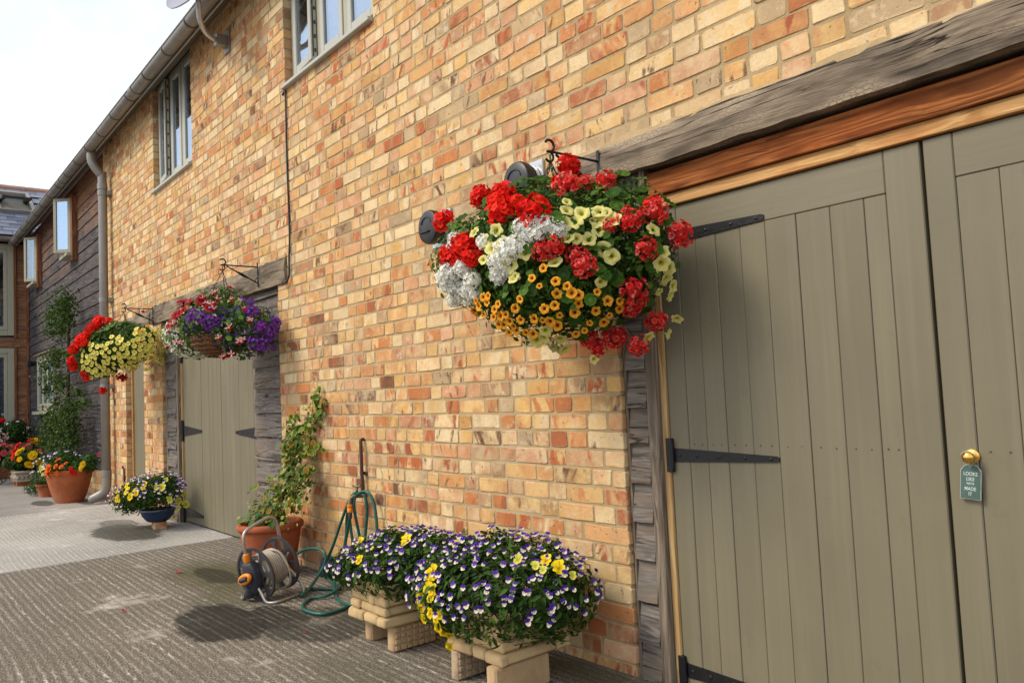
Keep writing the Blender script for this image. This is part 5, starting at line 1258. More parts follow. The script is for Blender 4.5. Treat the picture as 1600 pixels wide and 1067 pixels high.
Eb = [(-3.15, -.38, .335, .27, .25, .125), (-3.18, -.31, .385, .22, .2, .09), (-2.95, -.30, .36, .19, .19, .115), (-3.33, -.42, .33, .16, .17, .11)]
czp = conv_rgn(500, 780, .3)
def ex_a(T, E):
    put('pansy', pan_yellow, T, E, [(605, 385), (590, 410, 1.1), (600, 435), (585, 470), (610, 480, 1.1), (545, 515, 1.2), (550, 545, 1.1), (605, 510), (600, 580, 1.2), (625, 600), (560, 600, .9), (635, 640), (640, 660), (650, 590, .9), (665, 680, .8), (1180, 340, 1.25), (1240, 375, 1.2), (685, 735, .9), (620, 420, .8)], .026, .02, .9, .1, conv=czp)
    put('pansy', pan_pale, T, E, [(1030, 340, 1.1), (1130, 365), (1165, 385, .8), (1305, 410, .8)], .024, .02, .9, .1, conv=czp)
def ex_b(T, E):
    put('pansy', pan_yellow, T, E, [(215, 235), (450, 235, 1.2), (220, 330, 1.1), (705, 255, 1.1), (780, 240, .8), (440, 250, .8)], .026, .02, .9, .1, conv=czp)
    put('pansy', pan_pale, T, E, [(765, 305, .9), (280, 275, .5)], .024, .02, .9, .1, conv=czp)
trough(-2.445, -.335, .165, .165, .113, 'nearest stone trough of white and purple violas with a yellow pansy cluster on its left', Ea, 262, ex_a)
trough(-3.175, -.395, .160, .160, .113, 'smaller looking second stone trough of violas, next to the green hose', Eb, 205, ex_b)
M_blockm = make_stone('mottled_block', (.42, .31, .20), (.055, .045, .035))
def block(x0, x1, y0, y1, label, grid, mat=M_block, h=.112, rz=0):
    c = Vector(((x0 + x1) / 2, (y0 + y1) / 2, 0)); B = thing('support_block', label, 'block', c, 'moulded blocks under the stone troughs')
    M_ = Matrix.Translation(c) @ Matrix.Rotation(rad(rz), 4, 'Z') @ Matrix.Translation(-c)
    obj('body', MB().cbox(x0, x1 - .009, y0, y1, .0, h, .006, M=M_, jit=.0015), mat, B, auto=60)
    if grid:
        ny, nz = 7, 4
        for i in range(ny):
            for j in range(nz):
                a, b_ = y0 + .004 + (y1 - y0 - .008) * i / ny, y0 + .004 + (y1 - y0 - .008) * (i + 1) / ny; d, e = .004 + (h - .008) * j / nz, .004 + (h - .008) * (j + 1) / nz
                obj('raised_square', MB().cbox(x1 - .011, x1 - .001 + random.uniform(-.0015, .0015), a + .0022, b_ - .0022, d + .0022, e - .0022, .004, M=M_, jit=.0012), mat, B)
    else: obj('face', MB().cbox(x1 - .010, x1, y0 + .002, y1 - .002, .002, h - .002, .005, M=M_, jit=.0015), mat, B)
block(-2.60, -2.545, -.505, -.275, 'mottled block with a moulded grid under the left side of the nearest trough', True, M_blockm)
block(-2.345, -2.285, -.525, -.265, 'plain pale block under the right side of the nearest trough', False)
block(-3.305, -3.245, -.495, -.285, 'plain block under the left side of the trough beside the green hose', False)
block(-3.085, -3.022, -.505, -.285, 'clean grid moulded block under the right side of the trough beside the hose', True)

# ------------------------------------------------------------------ terracotta pot with variegated climber
def pot(t, c, prof, mat, soil_z, soil_r, n=36):
    obj('pot', MB().lathe(prof, n, Matrix.Translation((c[0], c[1], 0)), cap0=True), mat, t, auto=45)
    obj('soil', MB().lathe([(.001, soil_z + .01), (soil_r * .6, soil_z + .008), (soil_r, soil_z)], 20, Matrix.Translation((c[0], c[1], 0))), M_soil, t, smooth=True)
PR = (-5.00, -.245)
tp = thing('terracotta_pot', 'terracotta pot with a tall variegated climber between the double door and the hose', 'plant pot', (*PR, 0))
pot(tp, PR, [(.125, 0), (.138, .02), (.165, .12), (.184, .22), (.190, .275), (.192, .285), (.206, .292), (.211, .305), (.209, .325), (.200, .333), (.186, .333), (.178, .320), (.172, .26)], M_terra2, .285, .175)
def climber_stem(pts, r0, r1):
    sp = smooth_path(pts, 8); n = len(sp); mb = MB(); mb.tube(sp, [r0 + (r1 - r0) * i / (n - 1) for i in range(n)], 6); mb.c = [(.09, .065, .03)] * len(mb.v)
    obj('stem', mb, M_leaf, tp, smooth=True); return sp
def wl(px, py, y): p = at(px, py, y); return p
s1 = climber_stem([(PR[0], PR[1], .28), wl(448, 760, -.19), wl(455, 715, -.15), wl(468, 690, -.08), wl(485, 660, -.04), wl(497, 635, -.03), wl(500, 606, -.03)], .007, .002)
s2 = climber_stem([(PR[0] - .03, PR[1], .28), wl(445, 770, -.2), wl(452, 720, -.16), wl(458, 680, -.10), wl(462, 642, -.06)], .006, .002)
s3 = climber_stem([wl(455, 715, -.15), wl(475, 700, -.07), wl(490, 693, -.05), wl(505, 702, -.05)], .005, .002)
s4 = climber_stem([(PR[0] + .02, PR[1], .28), wl(460, 775, -.2), wl(470, 745, -.14), wl(487, 732, -.08)], .005, .002)
def cg(m, sg): return m + max(-1.5 * sg, min(1.5 * sg, random.gauss(0, sg)))
for sp, cnt, spread in ((s1, 88, .046), (s2, 84, .050), (s3, 30, .032), (s4, 40, .05)):
    for i in range(cnt):
        t = (i + .5) / cnt; t = t ** 1.15; p = sp[min(len(sp) - 1, int(t * (len(sp) - 1)))]; f_ = spread * (1.45 - t * 1.0)
        q_ = p + Vector((cg(0, f_), cg(0, f_ * .7), cg(0, f_ * .8)))
        q_.y = min(q_.y, -.015); inst('variegated_leaf', random.choice(ivy_leaf), tp, q_, Vector((random.gauss(.25, .5), -.8 + random.gauss(0, .4), random.gauss(.35, .4))), random.uniform(.020, .032), random.uniform(-2.6, -.5))
for i in range(58):
    p = Vector((PR[0] + .03, PR[1] - .0, .44)) + Vector((cg(.02, .055), cg(0, .045), cg(.04, .10)))
    if p.z > .33 and p.y < -.02: inst('variegated_leaf', random.choice(ivy_leaf), tp, p, Vector((random.gauss(.25, .5), -.8 + random.gauss(0, .4), random.gauss(.35, .4))), random.uniform(.016, .026), random.uniform(-2.6, -.5))
for i in range(26):
    a = random.uniform(2.6, 6.0); r = random.uniform(.10, .21); p = Vector((PR[0] + r * math.cos(a), PR[1] + r * math.sin(a), .345 + random.uniform(-.01, .05) - max(0, r - .19) * 1.5))
    inst('broad_leaf', random.choice(big_leaf), tp, p, Vector((math.cos(a) * .5, math.sin(a) * .6 - .2, .8)), random.uniform(.022, .034), random.uniform(0, 6.28))
P = np.array([(PR[0] + random.gauss(0, .08), PR[1] + random.gauss(0, .07), .33 + abs(random.gauss(0, .1))) for _ in range(260)] + [tuple(sp_[min(len(sp_) - 1, int(len(sp_) * (random.random() ** 1.3) * .85))] + Vector((random.gauss(0, .05), random.gauss(-.01, .03), random.gauss(0, .05)))) for sp_ in (s1, s2, s4) for _ in range(320)]); P[:, 1] = np.minimum(P[:, 1], -.015); scatter('foliage', ROUND, ROUND_F, P, np.tile([.2, -.7, .5], (len(P), 1)), .027, [(.10, .15, .03), (.05, .09, .02), (.30, .30, .07)], tp, M_leaf)

# ------------------------------------------------------------------ tap, pipe, green hose
tx = at(566, 772, -.03)
tapt = thing('garden_tap', 'old brass garden tap on a rusty standpipe fixed to the brick wall', 'tap', (tx.x, -.02, .5))
tz = .54; X = tx.x
obj('pipe', MB().tube(smooth_path([(X - .012, .03, .862), (X - .006, -.018, .860), (X, -.026, .835), (X, -.026, .70), (X + .004, -.026, tz)], 6), .0105, 10), M_copper, tapt, smooth=True)
obj('pipe_clip', MB().cbox(X - .022, X + .026, -.012, -.001, .655, .673, .002).tube([(X + .002, -.026, .655), (X + .002, -.026, .673)], .013, 10), M_copper, tapt)
tp0 = Vector((X, -.026, tz))
obj('tap_body', MB().tube([tp0 + Vector((0, .028, 0)), tp0, tp0 + Vector((-.005, -.05, .0)), tp0 + Vector((-.01, -.075, -.012)), tp0 + Vector((-.01, -.08, -.045))], [.016, .017, .014, .012, .013], 10).tube([tp0 + Vector((-.003, -.035, .0)), tp0 + Vector((-.003, -.035, .045))], [.012, .006], 8), M_oldbrass, tapt, auto=50)
h = tp0 + Vector((-.003, -.035, .05)); obj('tap_handle', MB().tube([h + Vector((-.024, -.012, .006)), h, h + Vector((.024, .012, .006))], [.007, .0045, .007], 8).tube([h, h + Vector((0, 0, -.012))], .005, 8), M_oldbrass, tapt, auto=50)
cp = tp0 + Vector((-.01, -.08, -.045))
hose = thing('garden_hose', 'green garden hose looped over the tap and coiled loosely on the ground', 'hose', (X, -.15, 0))
cn = obj('connector', MB().lathe([(.013, 0), (.0165, -.003), (.0165, -.020), (.0150, -.022), (.0165, -.024), (.0155, -.045), (.011, -.048)], 14, Matrix.Translation(cp)), M_orange, hose, auto=40)
obj('connector_end', MB().lathe([(.0115, -.046), (.0125, -.05), (.0125, -.070), (.010, -.085)], 12, Matrix.Translation(cp)), M_greyplastic, hose, auto=40)
G_ = lambda zx, zy, z_=.011: atz(340 + zx * .2812, 680 + zy * .2812, z_)
Wl = lambda zx, zy, y=-.06: at(340 + zx * .2812, 680 + zy * .2812, y)
hp = [cp + Vector((0, 0, -.08)), Wl(738, 450, -.105), Wl(722, 540, -.10), Wl(712, 610, -.10), Wl(735, 640, -.09), Wl(752, 600, -.07), Wl(742, 520, -.07), Wl(735, 440, -.07), Wl(752, 360, -.055), Wl(790, 318, -.055), Wl(820, 340, -.05), Wl(832, 420, -.045), Wl(826, 520, -.045), Wl(815, 620, -.05), Wl(800, 640, -.06),
      Wl(790, 560, -.06), Wl(760, 400, -.085), Wl(775, 330, -.07), Wl(830, 312, -.05), Wl(868, 370, -.04), Wl(884, 470, -.04), Wl(890, 580, -.045), Wl(880, 700, -.07)]
hp += [G_(900, 800, .011), G_(820, 900), G_(740, 945), G_(600, 990), G_(500, 975), G_(475, 945), G_(520, 905), G_(620, 885, .02), G_(720, 820, .03), G_(800, 870, .03), G_(760, 935, .03), G_(690, 925, .012), G_(652, 870, .012)]
hp += [Wl(660, 760, -.13), Wl(690, 690, -.11), Wl(715, 560, -.09), Wl(722, 440, -.085), Wl(755, 335, -.075), Wl(775, 315, -.07), Wl(740, 345, -.085), Wl(695, 460, -.11), Wl(640, 620, -.13), Wl(590, 730, -.15)]
hp += [G_(520, 840, .03), G_(470, 885, .02), G_(480, 860, .012), G_(560, 850, .012), G_(680, 850, .012), G_(620, 800, .035), Wl(590, 750, -.17), Wl(603, 690, -.16), Wl(590, 645, -.16), Wl(545, 627, -.17), Wl(490, 632, -.18), Wl(445, 655, -.20)]
obj('hose', MB().tube(smooth_path(hp, 8), .0088, 10), M_hosegreen, hose, smooth=True)

# ------------------------------------------------------------------ hose reel
A = Vector((-.30, .93, .16)).normalized(); U = Vector((.0, -.16, 1)); U = (U - A * U.dot(A)).normalized(); S = A.cross(U) * -1
S = S.normalized()
if S.x < 0: S = -S
F0 = at(340 + 215 * .2812, 680 + 770 * .2812, -.585); F0.z = max(F0.z, .150)
O = F0 + A * .088
reel = thing('hose_reel', 'grey hose reel on a bent tube stand with orange crank and beige hose', 'hose reel', (O.x, O.y, 0))
L = lambda w, u, s=0.0: O + A * w + U * u + S * s
MR = Matrix((S, U, A)).transposed().to_4x4(); MR.translation = O
RF = .152
for w, face in ((-.088, -1), (.088, 1)):
    mb = MB(); n = 40; t = .007
    # rim ring
    prof = [(RF, -t), (RF, t), (RF - .012, t), (RF - .014, t * .3), (RF - .014, -t * .3), (RF - .012, -t), (RF, -t)]
    mb.lathe(prof, n, MR @ Matrix.Translation((0, 0, w)))
    mb.lathe([(.062, -.004), (.066, 0), (.062, .004), (.001, .006), (.001, -.006), (.062, -.004)], n, MR @ Matrix.Translation((0, 0, w)))
    # web between with seven rounded cut-outs
    k7 = 7
    for i in range(k7):
        a0 = 2 * math.pi * i / k7; wdt = .30
        va = []
        for rr_ in np.linspace(.060, RF - .012, 6):
            hw = wdt * (.55 + .9 * abs((rr_ - .099) / .041) ** 1.5) * .60
            hw = min(hw, math.pi / k7)
            for sg in np.linspace(-1, 1, 5):
                va.append((rr_ * math.cos(a0 + sg * hw), rr_ * math.sin(a0 + sg * hw)))
        for zz_ in (-.003, .003):
            fs = [(r_ * 5 + c_, r_ * 5 + c_ + 1, r_ * 5 + c_ + 6, r_ * 5 + c_ + 5) for r_ in range(5) for c_ in range(4)]
            mb.add([MR @ Vector((x, y, w + zz_)) for x, y in va], fs)
        edge = [r_ * 5 for r_ in range(6)], [r_ * 5 + 4 for r_ in range(6)]
        for e_ in edge:
            vs = [MR @ Vector((va[i_][0], va[i_][1], w + zz_)) for i_ in e_ for zz_ in (-.003, .003)]
            mb.add(vs, [(i_ * 2, i_ * 2 + 1, i_ * 2 + 3, i_ * 2 + 2) for i_ in range(5)])
    obj('flange', mb, M_greyplastic, reel, auto=35)
obj('drum', MB().lathe([(.060, -.088), (.060, .088)], 28, MR), M_greyplastic, reel, smooth=True)
hpth = []; wraps = 0
for layer, (rr_, nn, off) in enumerate(((.070, 12, 0), (.083, 11, .5), (.096, 9, 1))):
    pts = []
    w0 = -.078 + layer * .006; w1 = .078 - layer * .012
    if layer % 2: w0, w1 = w1, w0
    for i in range(nn * 20):
        a = 2 * math.pi * i / 20; pts.append(L(w0 + (w1 - w0) * i / (nn * 20), rr_ * math.sin(a) * (1 + .01 * math.sin(i * .7)), rr_ * math.cos(a)))
    hpth += pts
loose = [L(.02, .100, 0.02), L(.028, .085, .085), L(.03, .0, .135), L(.035, -.09, .120), L(.04, -.125, .06), L(.0, -.13, .0), L(-.03, -.12, .05), L(-.05, -.08, .10), L(-.06, .0, .108), L(-.055, .07, .085), L(-.05, .103, .02)]
hpth += smooth_path(loose, 6)
obj('wound_hose', MB().tube(hpth, .0066, 7), M_hosegrey, reel, smooth=True)
# tube frame: handle over the top, feet loops below
obj('handle', MB().tube(smooth_path([L(-.128, -.02, 0), L(-.128, .12, 0), L(-.126, .205, 0), L(-.108, .245, 0), L(-.06, .262, 0), L(.04, .275, .0), L(.085, .268, 0), L(.112, .235, 0), L(.118, .15, .0), L(.118, .0, 0)], 6), .0095, 12), M_steel, reel, smooth=True)
def ground(v, z_=.010): v = Vector(v); v.z = z_; return v
for sg, nm in ((1, 'foot_loop'), (-1, 'foot_loop')):
    p0 = L(-.120, -.05, .03 * sg); p1 = ground(L(-.125, -.13, .10 * sg)); p2 = ground(L(-.095, -.15, .150 * sg)); p3 = ground(L(.10, -.15, .135 * sg)); p4 = ground(L(.128, -.14, .10 * sg), .05); p5 = L(.120, -.05, .03 * sg)
    mid = (p0 + p1) * .5
    obj(nm, MB().tube(smooth_path([p0, mid, p1, p2, (p2 + p3) * .5, p3, p4, p5], 6), .0085, 12), M_steel, reel, smooth=True)
body = MB()
ol = [(-.035, .085), (-.05, .03), (-.055, -.03), (-.045, -.08), (-.030, -.10), (.030, -.10), (.048, -.07), (.058, -.01), (.05, .04), (.03, .085)]
def bodyv(w, k): return [L(w, v_ * k, u_ * k) for u_, v_ in ol]
rings = [bodyv(-.098, 1.0), bodyv(-.125, 1.0), bodyv(-.140, .90), bodyv(-.146, .7)]
vs = [p for r_ in rings for p in r_]; m = len(ol)
fs = [(i * m + j, i * m + (j + 1) % m, (i + 1) * m + (j + 1) % m, (i + 1) * m + j) for i in range(3) for j in range(m)] + [tuple(3 * m + j for j in range(m)), tuple(range(m))[::-1]]
body.add(vs, fs); cb = obj('crank_body', body, M_darkplastic, reel, auto=50)
foot = ground(L(-.135, -.15, -.05), .018)
obj('front_leg', MB().tube(smooth_path([L(-.125, -.06, -.01), L(-.132, -.10, -.03), foot + Vector((0, 0, .03)), foot], 4), [.030] * 4 + [.028] * 4 + [.024] * 4 + [.020], 12), M_darkplastic, reel, auto=60)
obj('collar', MB().tube([L(-.128, .083, 0), L(-.128, .088, 0), L(-.127, .128, 0), L(-.127, .132, 0)], [.0155, .018, .0165, .012], 14), M_orange, reel, auto=40)
ck = MB(); cen = (-.160, -.005)
path = [L(-.165, .012 * math.sin(a) * 1.6 + .0 + .030 * math.cos(a) * .45, .045 * math.cos(a)) for a in np.linspace(0, 2 * math.pi, 25)[:-1]]
ck.tube(path, .0115, 10, closed=True); obj('crank_handle', ck, M_orange, cb, smooth=True)
obj('crank_grip', MB().tube([L(-.172, -.008, -.030), L(-.174, .008, .032)], .013, 12), M_darkplastic, cb, auto=50)
obj('crank_hub', MB().tube([L(-.14, 0, 0), L(-.168, 0, 0)], .014, 12), M_darkplastic, cb, auto=50)
obj('hose_inlet', MB().tube([L(.10, 0, 0), L(.14, .0, .0), L(.165, .03, .0)], [.018, .017, .012], 12), M_greyplastic, reel, auto=50)

# small crumpled dark cloth bag behind the hose
bgp = atz(514, 905, 0); bag = MB(); rs = random.Random(4)
for i in range(9):
    for k_ in range(14):
        th, ph = math.pi * i / 8, 2 * math.pi * k_ / 14; r = 1 + rs.uniform(-.28, .22); bag.v.append((bgp.x + .075 * r * math.sin(th) * math.cos(ph), -.07 + .05 * r * math.sin(th) * math.sin(ph), .07 + .068 * r * math.cos(th))); bag.c.append((1, 1, 1))
bag.f = [(i * 14 + k_, i * 14 + (k_ + 1) % 14, (i + 1) * 14 + (k_ + 1) % 14, (i + 1) * 14 + k_) for i in range(8) for k_ in range(14)]
M_cloth = M_plain('navy_cloth', (.014, .026, .055), .7, 0, .3, .4, 30, .6, .01)
tag(obj('cloth_bundle', bag, M_cloth, smooth=True), 'small crumpled navy cloth bundle at the wall foot behind the green hose', 'cloth')

# ------------------------------------------------------------------ blue pot on a brick
bk = tag(link('loose_brick', brick_mesh([(-.11, .11, 0, .065)], 'loose_brick', (0, .052, 0), M_brick)), 'single yellow brick lying under the small blue pot', 'brick'); bk.location = (-7.72, -.20, 0); bk.rotation_euler = (0, 0, rad(-8))
bp_ = thing('blue_pot', 'small blue bowl of violas and yellow pansies on a brick left of the double door', 'plant pot', (-7.72, -.21, .066))
pot(bp_, (-7.72, -.21), [(.085, .066), (.10, .075), (.135, .12), (.148, .16), (.156, .166), (.154, .178), (.142, .178), (.135, .15)], M_bluepot, .155, .135)
Ec = [(-7.72, -.27, .33, .30, .25, .15), (-7.95, -.36, .27, .20, .2, .14), (-7.60, -.22, .38, .22, .18, .14)]
P, N_ = shell_points(Ec, 3600, .6, 1.03); scatter('foliage', LANCE, LANCE_F, P, N_, .040, DKGREENS, bp_, M_leaf, droop=.7)
sprinkle('viola', vio_a, bp_, Ec, 105, .0165, lambda p, n: n.z > -.4, push=.012, toward=1.0, lo=1.0, hi=1.12, spin=.5, mind=.02)
cb_ = conv_rgn(170, 560, .2624)
put('pansy', pan_yellow, bp_, Ec, [(88, 765), (118, 765, 1.1), (120, 795, 1.2), (140, 822), (172, 800, 1.2), (75, 830, 1.2), (60, 840), (60, 800, .8), (225, 755, .9), (210, 775, .9)], .036, .02, .9, .1, conv=cb_)
put('pansy', pan_pale, bp_, Ec, [(320, 770), (360, 830, 1.1), (430, 800), (455, 860, 1.2), (405, 880, .9), (405, 840), (385, 930, .8), (340, 730, .8), (290, 770, .8), (435, 845)], .036, .02, .9, .1, conv=cb_)

# ------------------------------------------------------------------ large terracotta pot by the downpipe
PL = (-10.98, -.36)
tl_ = thing('terracotta_pot', 'wide terracotta pot of orange begonias standing left of the grey downpipe', 'plant pot', (*PL, 0))
pot(tl_, PL, [(.155, 0), (.165, .02), (.205, .14), (.240, .27), (.250, .33), (.252, .338), (.268, .345), (.272, .37), (.268, .39), (.255, .396), (.240, .39), (.23, .33)], M_terra, .345, .235)
Ed = [(PL[0], PL[1], .42, .28, .25, .10), (PL[0] + .25, PL[1] + .18, .48, .16, .12, .12), (PL[0] - .1, PL[1] - .05, .5, .2, .2, .1)]
P, N_ = shell_points(Ed, 1800, .5, 1.05); scatter('foliage', LANCE, LANCE_F, P, N_, .05, DKGREENS, tl_, M_leaf)
cd_ = conv_rgn(0, 620, .1687)
put('begonia', beg_or, tl_, Ed, [(545, 605), (470, 665, 1.3), (465, 695, 1.3), (545, 695, 1.1), (530, 650, .8), (575, 655, .8), (490, 690, .9), (615, 628, .6)], .040, .02, .8, .1, conv=cd_)
put('begonia', beg_red, tl_, Ed, [(675, 685, 1.1), (655, 660, .7), (610, 715, .8), (695, 690, .8), (900, 545, .5)], .036, .02, .8, .1, conv=cd_)
put('begonia', beg_yel, tl_, Ed, [(785, 620, 1.0), (770, 640, .8), (765, 655, .8)], .040, .02, .8, .1, conv=cd_)
sprinkle('viola', vio_a, tl_, Ed, 26, .022, lambda p, n: p.x < PL[0] and n.z > 0, toward=1.0, spin=.5)
# low pot of yellow pansies tucked behind it
sp_ = thing('low_pot', 'low pot of trailing yellow pansies half hidden behind the wide terracotta pot', 'plant pot', (-12.0, -.42, 0))
pot(sp_, (-12.0, -.42), [(.12, 0), (.15, .14), (.165, .15), (.165, .17), (.15, .17), (.14, .14)], M_terra2, .15, .14)
Ee = [(-12.0, -.44, .24, .28, .20, .14), (-12.3, -.50, .10, .25, .18, .10), (-11.95, -.45, .40, .2, .14, .12)]
P, N_ = shell_points(Ee, 1200, .6, 1.05); scatter('foliage', LANCE, LANCE_F, P, N_, .05, DKGREENS, sp_, M_leaf, droop=.8)
put('pansy', pan_pale, sp_, Ee, [(405, 650, 1.1), (420, 640), (390, 665), (405, 725, .9), (470, 775, .9), (435, 650, .8), (490, 735, .7), (495, 620, .8)], .042, .02, .9, .1, conv=cd_)
sprinkle('viola', vio_a, sp_, Ee, 30, .022, lambda p, n: p.z > .3, toward=1.0, spin=.5)

# ------------------------------------------------------------------ trained shrub on the wing wall
sh = thing('trained_shrub', 'green shrub trained in tiers against the dark weatherboards, behind the wide terracotta pot', 'shrub', (-12.1, -.20, 0))
obj('trunk', MB().tube(smooth_path([(-12.1, -.20, 0), (-12.08, -.19, .6), (-12.12, -.17, 1.2), (-12.05, -.17, 1.9), (-12.0, -.16, 2.55)], 6), [.030] * 8 + [.024] * 8 + [.018] * 8 + [.010], 8), M_bark, sh, smooth=True)
Es = []; bm = MB()
for z_, x0, x1, t in ((.62, -13.4, -11.1, .24), (.86, -13.0, -11.2, .20), (1.12, -13.1, -10.95, .11), (1.46, -13.5, -11.3, .12), (1.86, -13.2, -11.4, .12), (2.28, -12.9, -11.6, .16), (2.55, -12.6, -11.5, .12)):
    for xe in (x0, x1):
        pts = smooth_path([(-12.08, -.18, z_ - .12), (-12.08 + (xe + 12.08) * .4, -.17, z_ - .03), (xe, -.16, z_ + random.uniform(-.05, .08))], 5); bm.tube(pts, [.013 - .0008 * i for i in range(len(pts))], 6)
    x = x0
    while x < x1:
        Es.append((x + random.uniform(-.10, .10), -.22 + random.uniform(-.07, .05), z_ + random.uniform(-.12, .14), random.uniform(.12, .30), random.uniform(.08, .18), t * random.uniform(.5, 1.5))); x += random.uniform(.16, .42)
obj('branch', bm, M_bark, sh, smooth=True)
P, N_ = shell_points(Es, 7600, .1, 1.45, ymax=-.07); scatter('leaves', ROUND, ROUND_F, P, N_, .034, [(.04, .085, .012), (.026, .055, .010), (.06, .11, .016), (.10, .16, .025)], sh, M_leaf)

# ------------------------------------------------------------------ far corner: stone trough, raised bed, pot stand
st = thing('carved_trough', 'small carved stone trough of yellow and red begonias in front of the raised bed', 'planter', (-14.35, -.42, 0))
mb = MB(); mb.cbox(-14.62, -14.10, -.54, -.30, .06, .19, .012, jit=.003); obj('trough', mb, M_greystone, st, auto=60)
for i in range(7):
    obj('carved_boss', MB().lathe([(.03, 0), (.026, .012), (.012, .02), (.001, .021)], 8, Matrix.Translation((-14.58 + i * .073, -.538, .125)) @ M90), M_greystone, st, smooth=True)
for i in range(4): obj('carved_boss', MB().lathe([(.03, 0), (.026, .012), (.012, .02), (.001, .021)], 8, Matrix.Translation((-14.10, -.51 + i * .06, .125)) @ Matrix.Rotation(rad(90), 4, 'Y')), M_greystone, st, smooth=True)
obj('lip', MB().cbox(-14.64, -14.08, -.56, -.28, .191, .225, .008, jit=.002), M_greystone, st, auto=60)
obj('foot', MB().cbox(-14.52, -14.44, -.52, -.32, 0, .058, .004), M_terra, st); obj('foot', MB().cbox(-14.26, -14.18, -.52, -.32, 0, .058, .004), M_terra, st)
Ef = [(-14.4, -.44, .36, .30, .24, .15), (-14.2, -.36, .44, .24, .18, .12)]
P, N_ = shell_points(Ef, 1700, .5, 1.0); scatter('foliage', ROUND, ROUND_F, P, N_, .05, DKGREENS, st, M_leaf)
put('begonia', beg_yel, st, Ef, [(370, 445, 1.2), (300, 545, 1.25), (345, 583, 1.2), (275, 603, 1.2), (190, 528, 1.1), (200, 570, .9), (310, 425), (360, 532, .7), (215, 510, .8), (335, 440)], .058, .03, .8, .15, conv=cd_)
put('begonia', beg_red, st, Ef, [(185, 470, 1.15), (145, 520, 1.1), (145, 560, 1.0), (285, 420, 1.0), (165, 595, .5), (155, 545, .9)], .056, .03, .8, .15, conv=cd_)
put('begonia', beg_pk, st, Ef, [(262, 465, .8), (352, 510, .7), (222, 490, .8), (428, 420, .5)], .052, .03, .8, .15, conv=cd_)
rb = thing('raised_bed', 'brown timber raised bed of pink and white flowers in the corner of the yard', 'planter', (-16.45, -.40, 0))
zz = 0
for k_ in range(5):
    obj('sleeper', MB().cbox(-16.92, -15.98, -.70, -.61, zz, zz + .118, .006, jit=.004), M_post2 if False else M_boardred, rb); obj('sleeper', MB().cbox(-16.07, -15.98, -.608, -.05, zz, zz + .118, .006, jit=.004), M_boardred, rb); zz += .12
obj('soil', MB().box(-16.92, -16.07, -.61, -.05, .4, .55), M_soil, rb)
Eg = [(-16.5, -.52, .70, .38, .30, .20), (-16.3, -.25, .78, .32, .22, .24), (-16.2, -.60, .62, .25, .2, .12)]
P, N_ = shell_points(Eg, 2200, .5, 1.05); scatter('foliage', LANCE, LANCE_F, P, N_, .075, DKGREENS, rb, M_leaf)
P, N_ = shell_points(Eg, 900, .95, 1.1); k_ = (P[:, 1] < -.40) & (P[:, 2] < .80); scatter('pink_flowers', STAR4, STAR4_F, P[k_][:240], N_[k_][:240], .022, [(.62, .28, .26), (.70, .48, .44), (.50, .16, .17)], rb, M_petal, droop=0)
put('geranium_head', ger_red, rb, Eg, [(15, 235, .9)], .06, .03, conv=cd_)
P, N_ = shell_points(Eg, 300, .98, 1.1); scatter('white_flowers', STAR4, STAR4_F, P[:40], N_[:40], .024, [(.74, .70, .66)], rb, M_petal, droop=0)
ws = thing('wire_pot_stand', 'scrolled black wire stand holding a dark bowl of pink flowers at the left edge', 'pot stand', (-14.9, -.72, 0))
WC = (-14.9, -.72); mb = MB()
for i in range(3):
    a = i * 2.094 + .3; d = Vector((math.cos(a), math.sin(a), 0)); c = Vector((*WC, 0))
    mb.tube(smooth_path([c + d * .17 + Vector((0, 0, .36)), c + d * .15 + Vector((0, 0, .24)), c + d * .08 + Vector((0, 0, .15)), c + d * .17 + Vector((0, 0, .02)), c + d * .24 + Vector((0, 0, .05)), c + d * .21 + Vector((0, 0, .10))], 5), .007, 6)
mb.tube([Vector((WC[0] + .175 * math.cos(q_), WC[1] + .175 * math.sin(q_), .36)) for q_ in np.linspace(0, 6.283, 25)[:-1]], .007, 6, closed=True)
obj('stand', mb, M_black, ws, smooth=True)
obj('bowl', MB().lathe([(.06, .26), (.12, .29), (.165, .37), (.18, .42), (.17, .42), (.15, .40)], 20, Matrix.Translation((*WC, 0))), M_black, ws, smooth=True)
Eh = [(WC[0], WC[1], .50, .22, .22, .12)]
P, N_ = shell_points(Eh, 500, .5, 1.05); scatter('foliage', ROUND, ROUND_F, P, N_, .05, DKGREENS, ws, M_leaf)
sprinkle('begonia', beg_pk, ws, Eh, 26, .050, toward=.7)

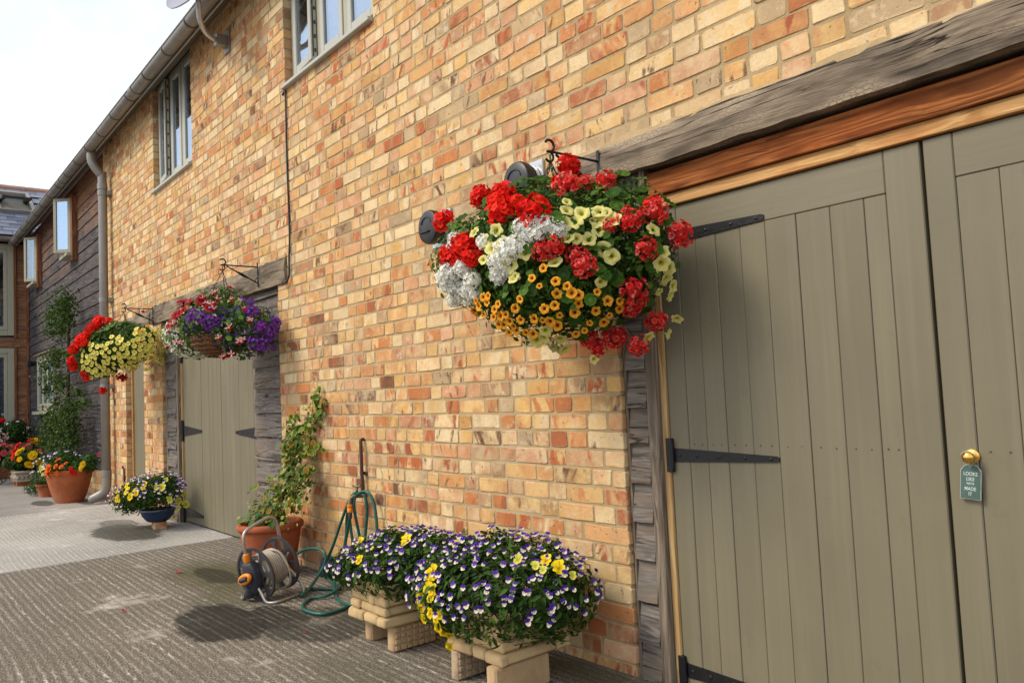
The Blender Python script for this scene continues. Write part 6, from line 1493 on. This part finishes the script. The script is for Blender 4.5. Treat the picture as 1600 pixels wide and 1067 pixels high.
# ------------------------------------------------------------------ door tag with its lettering
tg = thing('door_tag', 'teal hanging tag lettered LOOKS LIKE WE\'VE MADE IT on the brass knob', 'tag', (-.866, YD - .02, .85))
Mt = Matrix.Translation((-.8665, YD - .008, .852)) @ Matrix.Rotation(rad(4), 4, 'Y') @ Matrix.Rotation(rad(-3), 4, 'X')
ol = [(-.026, -.094), (.026, -.094), (.026, -.016), (.016, -.003), (.008, .0), (-.008, .0), (-.016, -.003), (-.026, -.016)]
obj('plate', MB().prism(ol, -.003, .003, Mt), M_tagedge, tg)
ol2 = [(x * .94, (z_ + .047) * .965 - .047) for x, z_ in ol]; obj('print_face', MB().prism(ol2, -.0042, -.0031, Mt), M_taggreen, tg)
obj('cord', MB().tube(smooth_path([Mt @ Vector((0, -.005, -.008)), Mt @ Vector((-.012, -.010, .008)), (-.881, YD - .034, .880), (-.864, YD - .034, .890), (-.848, YD - .034, .880), Mt @ Vector((.010, -.010, .008)), Mt @ Vector((0, -.005, -.008))], 5), .0012, 5), M_tagedge, tg)
dg = None
for txt, zc, size in (('LOOKS', -.026, .0135), ('LIKE', -.040, .0135), ("WE'VE", -.052, .0085), ('MADE', -.066, .0135), ('IT', -.080, .0135)):
    cu = bpy.data.curves.new('lettering', 'FONT'); cu.body = txt; cu.size = size; cu.align_x = 'CENTER'; cu.align_y = 'CENTER'; cu.extrude = .0002; cu.offset = .00012
    to = bpy.data.objects.new('lettering_curve', cu); C.objects.link(to); bpy.context.view_layer.update(); dg = bpy.context.evaluated_depsgraph_get()
    me = bpy.data.meshes.new_from_object(to.evaluated_get(dg)); bpy.data.objects.remove(to); bpy.data.curves.remove(cu)
    Mx = Matrix.Translation(-ORG[tg]) @ Mt @ Matrix.Translation((0, -.0046, zc)) @ Matrix.Rotation(rad(90), 4, 'X') @ Matrix.Scale(.80, 4, (1, 0, 0)); me.transform(Mx); me.materials.clear(); me.materials.append(M_letter); link('lettering', me, tg)

# ------------------------------------------------------------------ fallen petals
for i, (px, py, lab, s) in enumerate(((277, 896, 'larger crumpled red petal on the brown concrete, nearest the paler slab', .034), (195, 955, 'small red petal further out on the brown concrete', .020), (480, 988, 'tiny red petal near the wet patch by the hose reel', .016))):
    p = atz(px, py, 0); mb = MB()
    petal(mb, random.uniform(0, 6), 0, 1, .9, .1, .5, (.5, .01, .02), (.62, .015, .03), cup=.3); petal(mb, random.uniform(0, 6), 0, .8, .8, .1, .6, (.5, .01, .02), (.55, .01, .02))
    mb.v = [(p.x + x * s, p.y + y * s, .002 + max(0, z_) * s) for x, y, z_ in mb.v]
    tag(obj('fallen_petal', mb, M_petal), lab, 'petal', 'red petals fallen on the concrete')
